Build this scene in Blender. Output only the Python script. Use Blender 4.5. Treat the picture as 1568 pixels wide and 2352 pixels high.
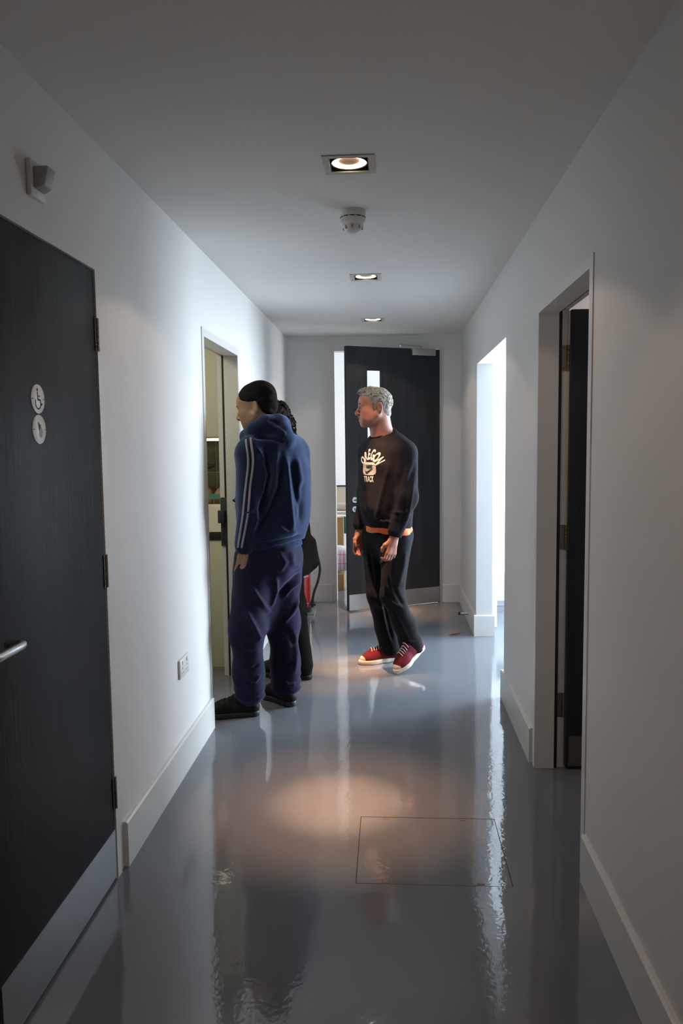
import bpy, bmesh, math, random
import numpy as np
from mathutils import Vector, Matrix, Euler
from mathutils.bvhtree import BVHTree

for _o in list(bpy.data.objects):
    bpy.data.objects.remove(_o, do_unlink=True)
scene = bpy.context.scene
COL = scene.collection
rng = np.random.default_rng(7)
random.seed(7)

# ------------------------------------------------------------------ camera
H = 1.47
PITCH, YAW, ROLL = 0.0882, 0.0644, -0.0119
cam_d = bpy.data.cameras.new('camera')
cam_d.sensor_fit = 'VERTICAL'
cam_d.sensor_height = 36.0
cam_d.lens = 1760.0 / 2352.0 * 36.0
cam_d.clip_start = 0.05
cam = bpy.data.objects.new('camera', cam_d)
COL.objects.link(cam)
_f = Vector((-math.sin(YAW) * math.cos(PITCH), math.cos(YAW) * math.cos(PITCH), -math.sin(PITCH)))
_r = Vector((math.cos(YAW), math.sin(YAW), 0))
_u = _r.cross(_f)
_r2 = _r * math.cos(ROLL) + _u * math.sin(ROLL)
_u2 = -_r * math.sin(ROLL) + _u * math.cos(ROLL)
cam.matrix_world = Matrix(((_r2.x, _u2.x, -_f.x, 0), (_r2.y, _u2.y, -_f.y, 0), (_r2.z, _u2.z, -_f.z, H), (0, 0, 0, 1)))
scene.camera = cam

# ------------------------------------------------------------------ world, daylight, exposure
w = bpy.data.worlds.new('sky')
scene.world = w
w.use_nodes = True
w.node_tree.nodes['Background'].inputs[0].default_value = (0.62, 0.78, 1.0, 1)
w.node_tree.nodes['Background'].inputs[1].default_value = 3.0
scene.view_settings.view_transform = 'Standard'
scene.view_settings.look = 'None'
scene.view_settings.exposure = 0.0
scene.view_settings.gamma = 1.0
scene.view_settings.use_curve_mapping = False
scene.cycles.max_bounces = 10
scene.cycles.diffuse_bounces = 7
scene.cycles.glossy_bounces = 4
scene.cycles.adaptive_threshold = 0.03


def area_light(name, loc, direction, sx, sy, power, color):
    d = bpy.data.lights.new(name, 'AREA')
    d.shape = 'RECTANGLE'
    d.size, d.size_y = sx, sy
    d.energy = power
    d.color = color
    o = bpy.data.objects.new(name, d)
    COL.objects.link(o)
    o.location = loc
    o.rotation_euler = Vector(direction).to_track_quat('-Z', 'Y').to_euler()
    return o


# daylight entering by the windows of the side rooms
area_light('daylight_studio', (3.66, 6.40, 1.42), (-1, 0, 0), 1.5, 1.6, 400, (0.76, 0.89, 1.0))
area_light('daylight_back_room', (1.95, 8.7, 1.55), (-1, 0, -0.1), 1.5, 1.6, 75, (1.0, 1.0, 0.97))
# fluorescent ceiling fittings of the kitchen and of the store room
area_light('kitchen_light', (-1.75, 4.0, 2.40), (0, 0, -1), 0.6, 0.6, 14, (1.0, 0.95, 0.74))
area_light('store_light', (1.6, 3.86, 2.40), (0, 0, -1), 0.5, 0.5, 16, (1.0, 0.88, 0.84))

# ------------------------------------------------------------------ materials
def mat(name, col, rough=0.5, metal=0.0, spec=0.5, noise=0.0, nscale=8.0, nstretch=(1, 1, 1), bump=0.0, bscale=40.0,
        bstretch=(1, 1, 1), coat=0.0, coat_rough=0.05, emit=None, estr=0.0, sheen=0.0, sheen_tint=(1, 1, 1), sss=0.0, rvar=0.0):
    m = bpy.data.materials.new(name)
    m.use_nodes = True
    nt = m.node_tree
    b = nt.nodes['Principled BSDF']
    b.inputs['Base Color'].default_value = (*col, 1)
    b.inputs['Roughness'].default_value = rough
    b.inputs['Metallic'].default_value = metal
    b.inputs['Specular IOR Level'].default_value = spec
    b.inputs['Coat Weight'].default_value = coat
    b.inputs['Coat Roughness'].default_value = coat_rough
    b.inputs['Sheen Weight'].default_value = sheen
    b.inputs['Sheen Tint'].default_value = (*sheen_tint, 1)
    if sss:
        b.inputs['Subsurface Weight'].default_value = sss
        b.inputs['Subsurface Radius'].default_value = (0.01, 0.004, 0.002)
    if emit:
        b.inputs['Emission Color'].default_value = (*emit, 1)
        b.inputs['Emission Strength'].default_value = estr
    tc = nt.nodes.new('ShaderNodeTexCoord')
    if noise or rvar:
        mp = nt.nodes.new('ShaderNodeMapping')
        mp.inputs['Scale'].default_value = nstretch
        nt.links.new(tc.outputs['Object'], mp.inputs[0])
        n = nt.nodes.new('ShaderNodeTexNoise')
        n.inputs['Scale'].default_value = nscale
        n.inputs['Detail'].default_value = 2
        nt.links.new(mp.outputs[0], n.inputs['Vector'])
        if noise:
            mx = nt.nodes.new('ShaderNodeMix')
            mx.data_type = 'RGBA'
            mx.inputs[6].default_value = (*[max(0, c * (1 - noise)) for c in col], 1)
            mx.inputs[7].default_value = (*[min(1, c * (1 + noise)) for c in col], 1)
            nt.links.new(n.outputs['Fac'], mx.inputs[0])
            nt.links.new(mx.outputs[2], b.inputs['Base Color'])
        if rvar:
            mr = nt.nodes.new('ShaderNodeMapRange')
            mr.inputs[1].default_value = 0.3
            mr.inputs[2].default_value = 0.7
            mr.inputs[3].default_value = max(0.01, rough - rvar)
            mr.inputs[4].default_value = rough + rvar
            nt.links.new(n.outputs['Fac'], mr.inputs[0])
            nt.links.new(mr.outputs[0], b.inputs['Roughness'])
    if bump:
        mp2 = nt.nodes.new('ShaderNodeMapping')
        mp2.inputs['Scale'].default_value = bstretch
        nt.links.new(tc.outputs['Object'], mp2.inputs[0])
        n2 = nt.nodes.new('ShaderNodeTexNoise')
        n2.inputs['Scale'].default_value = bscale
        n2.inputs['Detail'].default_value = 1
        nt.links.new(mp2.outputs[0], n2.inputs['Vector'])
        bp = nt.nodes.new('ShaderNodeBump')
        bp.inputs['Strength'].default_value = 1.0
        bp.inputs['Distance'].default_value = bump
        nt.links.new(n2.outputs['Fac'], bp.inputs['Height'])
        nt.links.new(bp.outputs[0], b.inputs['Normal'])
    return m


M = {}
M['wall'] = mat('wall_paint', (0.72, 0.712, 0.695), 0.55, noise=0.015, nscale=3)
M['ceil'] = mat('ceiling_paint', (0.72, 0.71, 0.685), 0.75, noise=0.012, nscale=2)
M['trim'] = mat('trim_gloss', (0.70, 0.695, 0.67), 0.33, noise=0.015, nscale=5)
M['floor'] = mat('floor_resin', (0.160, 0.174, 0.194), 0.055, spec=0.62, noise=0.06, nscale=1.6, bump=0.0008, bscale=7.0, rvar=0.015)
_nt = M['floor'].node_tree                      # fine orange peel of the resin on top of the slow waves
_pb = _nt.nodes['Principled BSDF']
_tc = _nt.nodes.new('ShaderNodeTexCoord')
_n3 = _nt.nodes.new('ShaderNodeTexNoise')
_n3.inputs['Scale'].default_value = 62.0
_n3.inputs['Detail'].default_value = 1.0
_nt.links.new(_tc.outputs['Object'], _n3.inputs['Vector'])
_b3 = _nt.nodes.new('ShaderNodeBump')
_b3.inputs['Distance'].default_value = 0.00024
_nt.links.new(_n3.outputs['Fac'], _b3.inputs['Height'])
_nt.links.new(_pb.inputs['Normal'].links[0].from_socket, _b3.inputs['Normal'])
_nt.links.new(_b3.outputs[0], _pb.inputs['Normal'])
M['door'] = mat('door_charcoal', (0.036, 0.042, 0.048), 0.42, spec=0.07, noise=0.35, nscale=2.4, nstretch=(6, 6, 0.7), bump=0.0006, bscale=14, bstretch=(8, 8, 0.35))
M['steel'] = mat('satin_steel', (0.52, 0.53, 0.54), 0.34, metal=1.0, noise=0.05, nscale=20, nstretch=(1, 1, 30))
M['steel_dark'] = mat('aged_steel', (0.23, 0.20, 0.17), 0.42, metal=0.9)
M['steel_brushed'] = mat('brushed_kick_plate', (0.42, 0.44, 0.46), 0.30, metal=0.85, noise=0.04, nscale=10)  # steel tone of the left door's kick plate
M['black'] = mat('black_rubber', (0.012, 0.012, 0.012), 0.55)
M['white_plastic'] = mat('white_plastic', (0.72, 0.72, 0.70), 0.38)
M['grey_plastic'] = mat('grey_plastic', (0.33, 0.35, 0.36), 0.4)
M['ink'] = mat('dark_ink', (0.03, 0.035, 0.04), 0.6)
M['ink_grey'] = mat('worn_grey_ink', (0.42, 0.42, 0.40), 0.7)
M['glass'] = mat('pane_glass', (0.9, 0.95, 0.95), 0.03)
_b = M['glass'].node_tree.nodes['Principled BSDF']
_b.inputs['Transmission Weight'].default_value = 1.0
_b.inputs['IOR'].default_value = 1.03
M['baffle'] = mat('lamp_baffle', (0.05, 0.045, 0.04), 0.35, metal=0.4)
M['lamp_trim'] = mat('lamp_trim_grey', (0.50, 0.50, 0.46), 0.4)
M['lamp'] = mat('lamp_glow', (1, 0.8, 0.6), 0.4, emit=(1.0, 0.74, 0.50), estr=20.0)
M['lamp_cap'] = mat('lamp_reflector_cap', (0.20, 0.13, 0.09), 0.45, emit=(1.0, 0.60, 0.40), estr=0.16)


# ------------------------------------------------------------------ mesh helpers
def link_mesh(name, verts, faces, material=None, parent=None, smooth=False):
    me = bpy.data.meshes.new(name)
    me.from_pydata([tuple(v) for v in verts], [], [tuple(f) for f in faces])
    me.validate()
    me.update()
    o = bpy.data.objects.new(name, me)
    COL.objects.link(o)
    if material is not None:
        me.materials.append(M[material] if isinstance(material, str) else material)
    if parent is not None:
        o.parent = parent
    if smooth:
        me.polygons.foreach_set('use_smooth', [True] * len(me.polygons))
    return o


def link_bm(name, bm, material=None, parent=None, smooth=False, bevel=0.0, seg=2):
    if bevel:
        bmesh.ops.bevel(bm, geom=list(bm.edges), offset=bevel, segments=seg, profile=0.5, affect='EDGES', clamp_overlap=True)
    bmesh.ops.recalc_face_normals(bm, faces=bm.faces)
    me = bpy.data.meshes.new(name)
    bm.to_mesh(me)
    bm.free()
    o = bpy.data.objects.new(name, me)
    COL.objects.link(o)
    if material is not None:
        me.materials.append(M[material] if isinstance(material, str) else material)
    if parent is not None:
        o.parent = parent
    if smooth:
        me.polygons.foreach_set('use_smooth', [True] * len(me.polygons))
        try:
            me.set_sharp_from_angle(angle=math.radians(38))
        except Exception:
            pass
    return o


def bm_box(bm, x0, x1, y0, y1, z0, z1, mtx=None):
    vs = [bm.verts.new((x, y, z)) for x in (x0, x1) for y in (y0, y1) for z in (z0, z1)]
    if mtx is not None:
        for v in vs:
            v.co = mtx @ v.co
    for f in ((0, 1, 3, 2), (4, 6, 7, 5), (0, 4, 5, 1), (2, 3, 7, 6), (0, 2, 6, 4), (1, 5, 7, 3)):
        bm.faces.new([vs[i] for i in f])
    return vs


def box(name, x0, x1, y0, y1, z0, z1, material, parent=None, bevel=0.0, mtx=None):
    bm = bmesh.new()
    bm_box(bm, x0, x1, y0, y1, z0, z1, mtx)
    return link_bm(name, bm, material, parent, bevel=bevel, smooth=bool(bevel))


def bm_lathe(bm, prof, seg=32, mtx=None, close=True):
    """profile of (radius, z) swept about z"""
    rings = []
    for r, z in prof:
        if r < 1e-6:
            rings.append([bm.verts.new((0, 0, z))])
        else:
            rings.append([bm.verts.new((r * math.cos(2 * math.pi * i / seg), r * math.sin(2 * math.pi * i / seg), z)) for i in range(seg)])
    for a, b in zip(rings[:-1], rings[1:]):
        for i in range(seg):
            j = (i + 1) % seg
            if len(a) == 1 and len(b) > 1:
                bm.faces.new((a[0], b[i], b[j]))
            elif len(b) == 1 and len(a) > 1:
                bm.faces.new((a[i], b[0], a[j]))
            elif len(a) > 1:
                bm.faces.new((a[i], b[i], b[j], a[j]))
    if mtx is not None:
        for ring in rings:
            for v in ring:
                v.co = mtx @ v.co


def lathe(name, prof, material, loc, axis=(0, 0, 1), parent=None, seg=32):
    bm = bmesh.new()
    m = Matrix.Translation(loc) @ Vector(axis).to_track_quat('Z', 'Y').to_matrix().to_4x4()
    bm_lathe(bm, prof, seg, m)
    return link_bm(name, bm, material, parent, smooth=True)


def bm_tube(bm, pts, rad, seg=10, cap=True):
    pts = [Vector(p) for p in pts]
    n = len(pts)
    if not hasattr(rad, '__len__'):
        rad = [rad] * n
    rings = []
    ref = None
    for i, p in enumerate(pts):
        t = (pts[min(i + 1, n - 1)] - pts[max(i - 1, 0)]).normalized()
        if ref is None:
            ref = Vector((0, 0, 1)) if abs(t.z) < 0.9 else Vector((1, 0, 0))
        u = (ref - t * ref.dot(t)).normalized()
        ref = u
        v = t.cross(u)
        rings.append([bm.verts.new(p + (u * math.cos(2 * math.pi * k / seg) + v * math.sin(2 * math.pi * k / seg)) * rad[i]) for k in range(seg)])
    for a, b in zip(rings[:-1], rings[1:]):
        for k in range(seg):
            bm.faces.new((a[k], a[(k + 1) % seg], b[(k + 1) % seg], b[k]))
    if cap:
        bm.faces.new(rings[0][::-1])
        bm.faces.new(rings[-1])


def tube(name, pts, rad, material, parent=None, seg=10):
    bm = bmesh.new()
    bm_tube(bm, pts, rad, seg)
    return link_bm(name, bm, material, parent, smooth=True)


def catmull(pts, n=6):
    P = [np.array(p, float) for p in pts]
    P = [2 * P[0] - P[1]] + P + [2 * P[-1] - P[-2]]
    out = []
    for i in range(1, len(P) - 2):
        for k in range(n):
            t = k / n
            out.append(0.5 * (2 * P[i] + (P[i + 1] - P[i - 1]) * t + (2 * P[i - 1] - 5 * P[i] + 4 * P[i + 1] - P[i + 2]) * t * t + (3 * P[i] - P[i - 1] - 3 * P[i + 1] + P[i + 2]) * t ** 3))
    out.append(P[-2])
    return [tuple(p) for p in out]


def slab(name, axis, c0, c1, u0, u1, v0, v1, holes, material, parent=None):
    """flat slab normal to `axis` between c0 and c1 with rectangular holes (ua, ub, va, vb)"""
    us = sorted({u0, u1, *[h[0] for h in holes], *[h[1] for h in holes]})
    vs = sorted({v0, v1, *[h[2] for h in holes], *[h[3] for h in holes]})
    us = [u for u in us if u0 <= u <= u1]
    vs = [v for v in vs if v0 <= v <= v1]
    nu, nv = len(us) - 1, len(vs) - 1

    def solid(i, j):
        if i < 0 or j < 0 or i >= nu or j >= nv:
            return False
        cu, cv = (us[i] + us[i + 1]) / 2, (vs[j] + vs[j + 1]) / 2
        return not any(h[0] < cu < h[1] and h[2] < cv < h[3] for h in holes)

    def P(c, u, v):
        return {'x': (c, u, v), 'y': (u, c, v), 'z': (u, v, c)}[axis]
    bm = bmesh.new()
    cache = {}

    def V(c, i, j):
        k = (c, i, j)
        if k not in cache:
            cache[k] = bm.verts.new(P((c0, c1)[c], us[i], vs[j]))
        return cache[k]
    for i in range(nu):
        for j in range(nv):
            if not solid(i, j):
                continue
            for c in (0, 1):
                bm.faces.new((V(c, i, j), V(c, i + 1, j), V(c, i + 1, j + 1), V(c, i, j + 1)))
            for di, dj, a, b in ((-1, 0, (i, j), (i, j + 1)), (1, 0, (i + 1, j), (i + 1, j + 1)), (0, -1, (i, j), (i + 1, j)), (0, 1, (i, j + 1), (i + 1, j + 1))):
                if not solid(i + di, j + dj):
                    bm.faces.new((V(0, *a), V(0, *b), V(1, *b), V(1, *a)))
    return link_bm(name, bm, material, parent)


def empty(name, loc=(0, 0, 0)):
    o = bpy.data.objects.new(name, None)
    o.empty_display_size = 0.1
    COL.objects.link(o)
    o.location = loc
    return o


def adopt(root, *kids):
    """parent world-space meshes to a root that stands somewhere else"""
    inv = root.matrix_basis.inverted()
    for k in kids:
        k.parent = root
        k.matrix_parent_inverse = inv
    return root


def tag(o, label, cat, group=None):
    o['label'] = label
    o['category'] = cat
    if group:
        o['group'] = group
    return o


def struct(o, label=None):
    o['kind'] = 'structure'
    if label:
        o['label'] = label
    return o


def part_of(root, fn, *a, **k):
    o = fn(*a, **k)
    adopt(root, o)
    return o

# ------------------------------------------------------------------ the corridor
XL, XR, ZC = -0.941, 0.6436, 2.4495
WT = 0.12
YB, YE = -2.6, 7.08
LIGHTS = [(-0.138, 0.95), (-0.138, 2.785), (-0.138, 4.62), (-0.132, 6.19)]
HOLE = 0.068

struct(slab('wall_left', 'x', XL - WT, XL, YB, YE + 0.42, 0, ZC, [(1.455, 2.487, 0, 2.067), (3.845, 4.79, 0, 2.067)], 'wall'), 'white painted left wall of the corridor with two doorways')
struct(slab('wall_right', 'x', XR, XR + WT, YB, YE + 0.42, 0, ZC, [(2.515, 3.445, 0, 2.062), (4.365, 5.80, 0, 2.05)], 'wall'), 'white painted right wall with a doorway and an open passage')
struct(slab('wall_back', 'y', YE, YE + WT, XL, XR, 0, ZC, [(-0.548, 0.478, 0, 2.352)], 'wall'), 'white end wall of the corridor around the half open door')
struct(slab('wall_rear', 'y', YB - WT, YB, XL - WT, XR + WT, 0, ZC, [], 'wall'))
struct(slab('ceiling', 'z', ZC, ZC + 0.2, XL - WT, XR + WT, YB - WT, YE + 0.42,
            [(x - HOLE, x + HOLE, y - HOLE, y + HOLE) for x, y in LIGHTS], 'ceil'), 'plain white corridor ceiling')
HX0, HX1, HY0, HY1 = -0.126, 0.398, 2.452, 2.916
struct(slab('floor', 'z', -0.12, 0.0, -3.4, 4.4, YB - WT, 10.6, [(HX0, HX1, HY0, HY1)], 'floor'), 'glossy grey poured resin floor')
struct(box('floor_pit', HX0, HX1, HY0, HY1, -0.12, -0.0036, 'black'))


def skirting(name, pts_boxes):
    """each box is (x0, x1, y0, y1, side): a board with an eased top edge on the corridor side"""
    bm = bmesh.new()
    for x0, x1, y0, y1, side in pts_boxes:
        hh, e = 0.163, 0.006
        if side in ('+x', '-x'):
            a, b = (x0, x1) if side == '+x' else (x1, x0)
            s = 1 if side == '+x' else -1
            prof = [(a, 0), (b, 0), (b, hh - e), (b - s * e, hh), (a, hh)]
            r0 = [bm.verts.new((p[0], y0, p[1])) for p in prof]
            r1 = [bm.verts.new((p[0], y1, p[1])) for p in prof]
        else:
            a, b = (y1, y0) if side == '-y' else (y0, y1)
            s = -1 if side == '-y' else 1
            prof = [(a, 0), (b, 0), (b, hh - e), (b - s * e, hh), (a, hh)]
            r0 = [bm.verts.new((x0, p[0], p[1])) for p in prof]
            r1 = [bm.verts.new((x1, p[0], p[1])) for p in prof]
        bm.faces.new(r0)
        bm.faces.new(r1[::-1])
        for i in range(5):
            j = (i + 1) % 5
            bm.faces.new((r0[i], r1[i], r1[j], r0[j]))
    return struct(link_bm(name, bm, 'trim'))


T = 0.017
skirting('baseboard_left', [(XL, XL + T, YB, 1.455, '+x'), (XL, XL + T, 2.52, 3.845, '+x'), (XL, XL + T, 4.80, YE, '+x')])
skirting('baseboard_right', [(XR - T, XR, YB, 2.50, '-x'), (XR - T, XR, 3.46, 4.365, '-x'), (XR - T, XR, 5.80, YE, '-x'),
                             (XR - T, XR + WT + T, 5.80 - T, 5.80, '-y'), (XR - T, XR + WT + T, 4.365, 4.365 + T, '+y')])
skirting('baseboard_back', [(XL + T, -0.548, YE - T, YE, '-y'), (0.478, XR - T, YE - T, YE, '-y')])


def frame(name, boxes, label, material='trim'):
    bm = bmesh.new()
    for b in boxes:
        bm_box(bm, *b)
    o = link_bm(name, bm, material)
    return struct(o, label)


# left door lining (flush door), kitchen doorway lining, store doorway lining, end door lining
frame('trim_1', [(XL - WT, XL + 0.004, 2.447, 2.487, 0, 2.067), (XL - WT, XL + 0.004, 1.455, 1.495, 0, 2.067), (XL - WT, XL + 0.004, 1.495, 2.447, 2.034, 2.067)], 'white painted lining of the washroom door')
f2 = frame('trim_2', [(XL - 0.085, XL + 0.004, 4.742, 4.79, 0, 2.067), (XL - WT - 0.01, XL - 0.085, 4.757, 4.79, 0, 2.067),
                      (XL - 0.085, XL + 0.004, 3.845, 3.888, 0, 2.067), (XL - WT - 0.01, XL - 0.085, 3.845, 3.875, 0, 2.067),
                      (XL - 0.085, XL + 0.004, 3.888, 4.742, 2.022, 2.067), (XL - WT - 0.01, XL - 0.085, 3.875, 4.757, 2.036, 2.067)], 'white painted lining of the kitchen doorway')
box('seal_strip', XL - 0.100, XL - 0.085, 4.7515, 4.757, 0, 2.036, 'black', f2)
box('seal_strip', XL - 0.100, XL - 0.085, 3.875, 4.757, 2.030, 2.036, 'black', f2)
sp = box('strike_plate', XL - 0.128, XL - 0.0845, 4.7485, 4.7571, 0.84, 1.145, 'ink', f2, bevel=0.001)
box('strike_lip', XL - 0.142, XL - 0.10, 4.724, 4.750, 0.985, 1.065, 'ink', sp, bevel=0.004)
f3 = frame('trim_3', [(XR - 0.004, XR + 0.083, 3.40, 3.445, 0, 2.062), (XR + 0.083, XR + WT + 0.008, 3.414, 3.445, 0, 2.062),
                      (XR - 0.004, XR + 0.083, 2.515, 2.558, 0, 2.062), (XR + 0.083, XR + WT + 0.008, 2.515, 2.545, 0, 2.062),
                      (XR - 0.004, XR + 0.083, 2.558, 3.40, 2.022, 2.062), (XR + 0.083, XR + WT + 0.008, 2.545, 3.414, 2.036, 2.062)], 'white painted lining of the dark store doorway')
box('seal_strip', XR + 0.083, XR + 0.098, 3.408, 3.414, 0, 2.036, 'black', f3)
box('seal_strip', XR + 0.083, XR + 0.098, 2.545, 3.414, 2.030, 2.036, 'black', f3)
frame('trim_4', [(-0.548, -0.507, YE - 0.004, YE + WT, 0, 2.352), (0.437, 0.478, YE - 0.004, YE + WT, 0, 2.352), (-0.507, 0.437, YE - 0.004, YE + WT, 2.316, 2.352)], 'white painted lining of the end door')


def screws(name, pts, axis, r, parent, material='ink'):
    for p in pts:
        lathe(name, [(0, 0.0), (r, 0.0), (r, 0.0008), (0, 0.0012)], material, p, axis, parent, seg=10)


def hinge(parent, x, y, z0, z1, material='steel_dark', leafdir=None, w=0.016):
    """barrel hinge: knuckles on a pin"""
    n = 5
    bm = bmesh.new()
    dz = (z1 - z0) / n
    for i in range(n):
        m = Matrix.Translation((x, y, z0 + i * dz))
        bm_lathe(bm, [(0, 0.0008), (0.0072, 0.0008), (0.0072, dz - 0.0008), (0, dz - 0.0008)], 14, m)
    if leafdir == 'y':
        bm_box(bm, x - 0.003, x, y - w, y + w, z0, z1)
    o = link_bm('hinge', bm, material, parent, smooth=True)
    return o


# ------------------------------------------------------------------ door 1: charcoal washroom door on the left
d1 = empty('door_1', (XL, 2.44, 0))
struct(d1, 'closed charcoal door with steel kick plate on the left')
leaf1 = box('door_leaf', XL - 0.044, XL, 1.499, 2.443, 0.008, 2.030, 'door', bevel=0.0015)
kick1 = box('kick_plate', XL, XL + 0.0016, 1.678, 2.440, 0.012, 0.178, 'steel_brushed')
adopt(d1, leaf1, kick1)
for z0, z1 in ((1.776, 1.882), (1.008, 1.118), (0.250, 0.360)):
    h = hinge(None, XL + 0.004, 2.446, z0, z1, 'steel_dark', 'y', 0.014)
    adopt(d1, h)
hd = tube('lever_handle', catmull([(XL, 1.612, 1.000), (XL + 0.052, 1.612, 1.000)], 3) + [(XL + 0.058, 1.618, 1.000), (XL + 0.060, 1.632, 1.000), (XL + 0.060, 1.70, 1.000), (XL + 0.060, 1.742, 1.000), (XL + 0.057, 1.753, 1.000), (XL + 0.048, 1.757, 1.000), (XL + 0.014, 1.757, 1.000)], 0.0105, 'steel', seg=14)
rose = lathe('rose', [(0, 0), (0.026, 0), (0.026, 0.006), (0.024, 0.008), (0, 0.008)], 'steel', (XL, 1.612, 1.000), (1, 0, 0), hd)
adopt(d1, hd)

# ------------------------------------------------------------------ door 2: store door standing open into the side room
d2 = empty('door_2', (XR + 0.131, 3.432, 0))
struct(d2, 'dark door standing open into the unlit store room')
lx = XR + WT + 0.012
leaf2 = box('door_leaf', lx, lx + 0.82, 3.388, 3.432, 0.008, 2.032, 'door', bevel=0.0015)
kick2 = box('kick_plate', lx + 0.012, lx + 0.80, 3.3865, 3.388, 0.018, 0.155, 'steel_dark')
adopt(d2, leaf2, kick2)
for z0, z1 in ((1.775, 1.885), (0.995, 1.105), (0.235, 0.345)):
    bm = bmesh.new()
    bm_box(bm, XR + 0.084, XR + WT + 0.004, 3.4115, 3.4142, z0, z1)
    bm_box(bm, lx - 0.002, lx, 3.392, 3.430, z0, z1)
    dz = (z1 - z0) / 5
    for i in range(5):
        bm_lathe(bm, [(0, 0.0008), (0.0075, 0.0008), (0.0075, dz - 0.0008), (0, dz - 0.0008)], 14, Matrix.Translation((lx - 0.006, 3.408, z0 + i * dz)))
    hg = link_bm('hinge', bm, 'steel_dark', smooth=True)
    screws('screw', [(XR + 0.108, 3.4115, z0 + 0.012), (XR + 0.096, 3.4115, z0 + 0.040), (XR + 0.096, 3.4115, z0 + 0.068), (XR + 0.108, 3.4115, z0 + 0.097)], (0, -1, 0), 0.0028, hg)
    adopt(d2, hg)

# ------------------------------------------------------------------ door 3: tall end door, half open
HP = Vector((0.427, YE - 0.004, 0))
ang = math.atan2(-0.458, -0.889)
R3 = Matrix.Translation(HP) @ Matrix.Rotation(ang, 4, 'Z')      # local x runs along the leaf, +y is the side away from the camera here
d3 = empty('door_3', HP)
struct(d3, 'tall half open charcoal door with a slot window at the end')
# camera side of the leaf is local y > 0 because the leaf direction points to -x
GW0, GW1, GZ0, GZ1 = 0.577, 0.729, 0.62, 2.113
bm = bmesh.new()
for b in ((0.0, GW0, 0.0, 0.044, 0.008, 2.306), (GW1, 0.92, 0.0, 0.044, 0.008, 2.306), (GW0, GW1, 0.0, 0.044, 0.008, GZ0), (GW0, GW1, 0.0, 0.044, GZ1, 2.306)):
    bm_box(bm, *b, mtx=R3)
bmesh.ops.remove_doubles(bm, verts=bm.verts, dist=1e-5)
leaf3 = link_bm('door_leaf', bm, 'door')
pane3 = box('window_pane', GW0, GW1, 0.019, 0.025, GZ0, GZ1, 'glass', mtx=R3)
bm = bmesh.new()
for b in ((GW0, GW0 + 0.008, 0.006, 0.038, GZ0, GZ1), (GW1 - 0.008, GW1, 0.006, 0.038, GZ0, GZ1), (GW0, GW1, 0.006, 0.038, GZ0, GZ0 + 0.008), (GW0, GW1, 0.006, 0.038, GZ1 - 0.008, GZ1)):
    bm_box(bm, *b, mtx=R3)
bead3 = link_bm('glazing_bead', bm, 'door')
kick3 = box('kick_plate', 0.004, 0.916, 0.044, 0.0456, 0.012, 0.152, 'steel', mtx=R3)
clo = box('door_closer', 0.066, 0.303, 0.044, 0.092, 2.243, 2.306, 'steel', mtx=R3, bevel=0.004)
arm = bmesh.new()
bm_tube(arm, [R3 @ Vector((0.20, 0.07, 2.306)), R3 @ Vector((0.20, 0.07, 2.325)), R3 @ Vector((0.41, 0.05, 2.335))], 0.007, 8)
bm_tube(arm, [R3 @ Vector((0.41, 0.05, 2.342)), Vector((0.10, YE - 0.03, 2.342)), Vector((0.10, YE - 0.004, 2.342))], 0.006, 8)
arm = link_bm('closer_arm', arm, 'steel', clo, smooth=True)
adopt(d3, leaf3, pane3, bead3, kick3, clo)
for z0, z1 in ((2.055, 2.165), (1.53, 1.64), (0.93, 1.04), (0.25, 0.36)):
    adopt(d3, hinge(None, HP.x + 0.008, HP.y - 0.006, z0, z1, 'steel'))
for nm, zz in (('lever_rose', 0.985), ('lock_rose', 0.905)):
    c = R3 @ Vector((0.855, 0.044, zz))
    ax = (R3.to_3x3() @ Vector((0, 1, 0)))
    ro = lathe(nm, [(0, 0), (0.027, 0), (0.027, 0.006), (0.025, 0.009), (0, 0.009)], 'steel', c, ax)
    adopt(d3, ro)
    if nm == 'lever_rose':
        tube('lever', [R3 @ Vector((0.855, 0.05, zz)), R3 @ Vector((0.855, 0.095, zz)), R3 @ Vector((0.845, 0.10, zz)), R3 @ Vector((0.74, 0.10, zz)), R3 @ Vector((0.735, 0.094, zz)), R3 @ Vector((0.735, 0.06, zz))], 0.0085, 'steel', ro, 12)
    else:
        box('thumb_turn', 0.850, 0.860, 0.053, 0.068, zz - 0.012, zz + 0.012, 'steel', ro, mtx=R3)

# ------------------------------------------------------------------ side rooms (only what the openings show)
M['studio_wall'] = mat('studio_white', (0.82, 0.83, 0.84), 0.6)
M['kitchen_wall'] = mat('kitchen_wall', (0.66, 0.64, 0.55), 0.6)
# studio behind the open passage on the right, window in its far long wall
M['studio_grey'] = mat('studio_grey', (0.42, 0.43, 0.44), 0.6)  # unseen near wall, greyed to cut light bounced onto the passage reveal
struct(slab('wall_studio_window', 'x', 3.7, 3.82, 4.2, 7.4, 0, ZC, [(5.60, 7.20, 0.6, 2.28)], 'studio_wall'))
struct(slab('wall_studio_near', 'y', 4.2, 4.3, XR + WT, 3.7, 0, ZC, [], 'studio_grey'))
struct(slab('wall_studio_far', 'y', 7.28, 7.4, XR + WT, 3.7, 0, ZC, [], 'studio_wall'))
struct(slab('ceiling_studio', 'z', ZC, ZC + 0.1, XR + WT, 3.82, 4.2, 7.4, [], 'studio_wall'))
bm = bmesh.new()
for b in ((3.7, 3.82, 5.60, 5.65, 0.6, 2.28), (3.7, 3.82, 7.15, 7.20, 0.6, 2.28), (3.7, 3.82, 5.65, 7.15, 0.6, 0.65), (3.7, 3.82, 5.65, 7.15, 2.23, 2.28), (3.72, 3.80, 6.38, 6.42, 0.65, 2.23)):
    bm_box(bm, *b)
win = struct(link_bm('window_1', bm, 'trim'))
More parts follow.
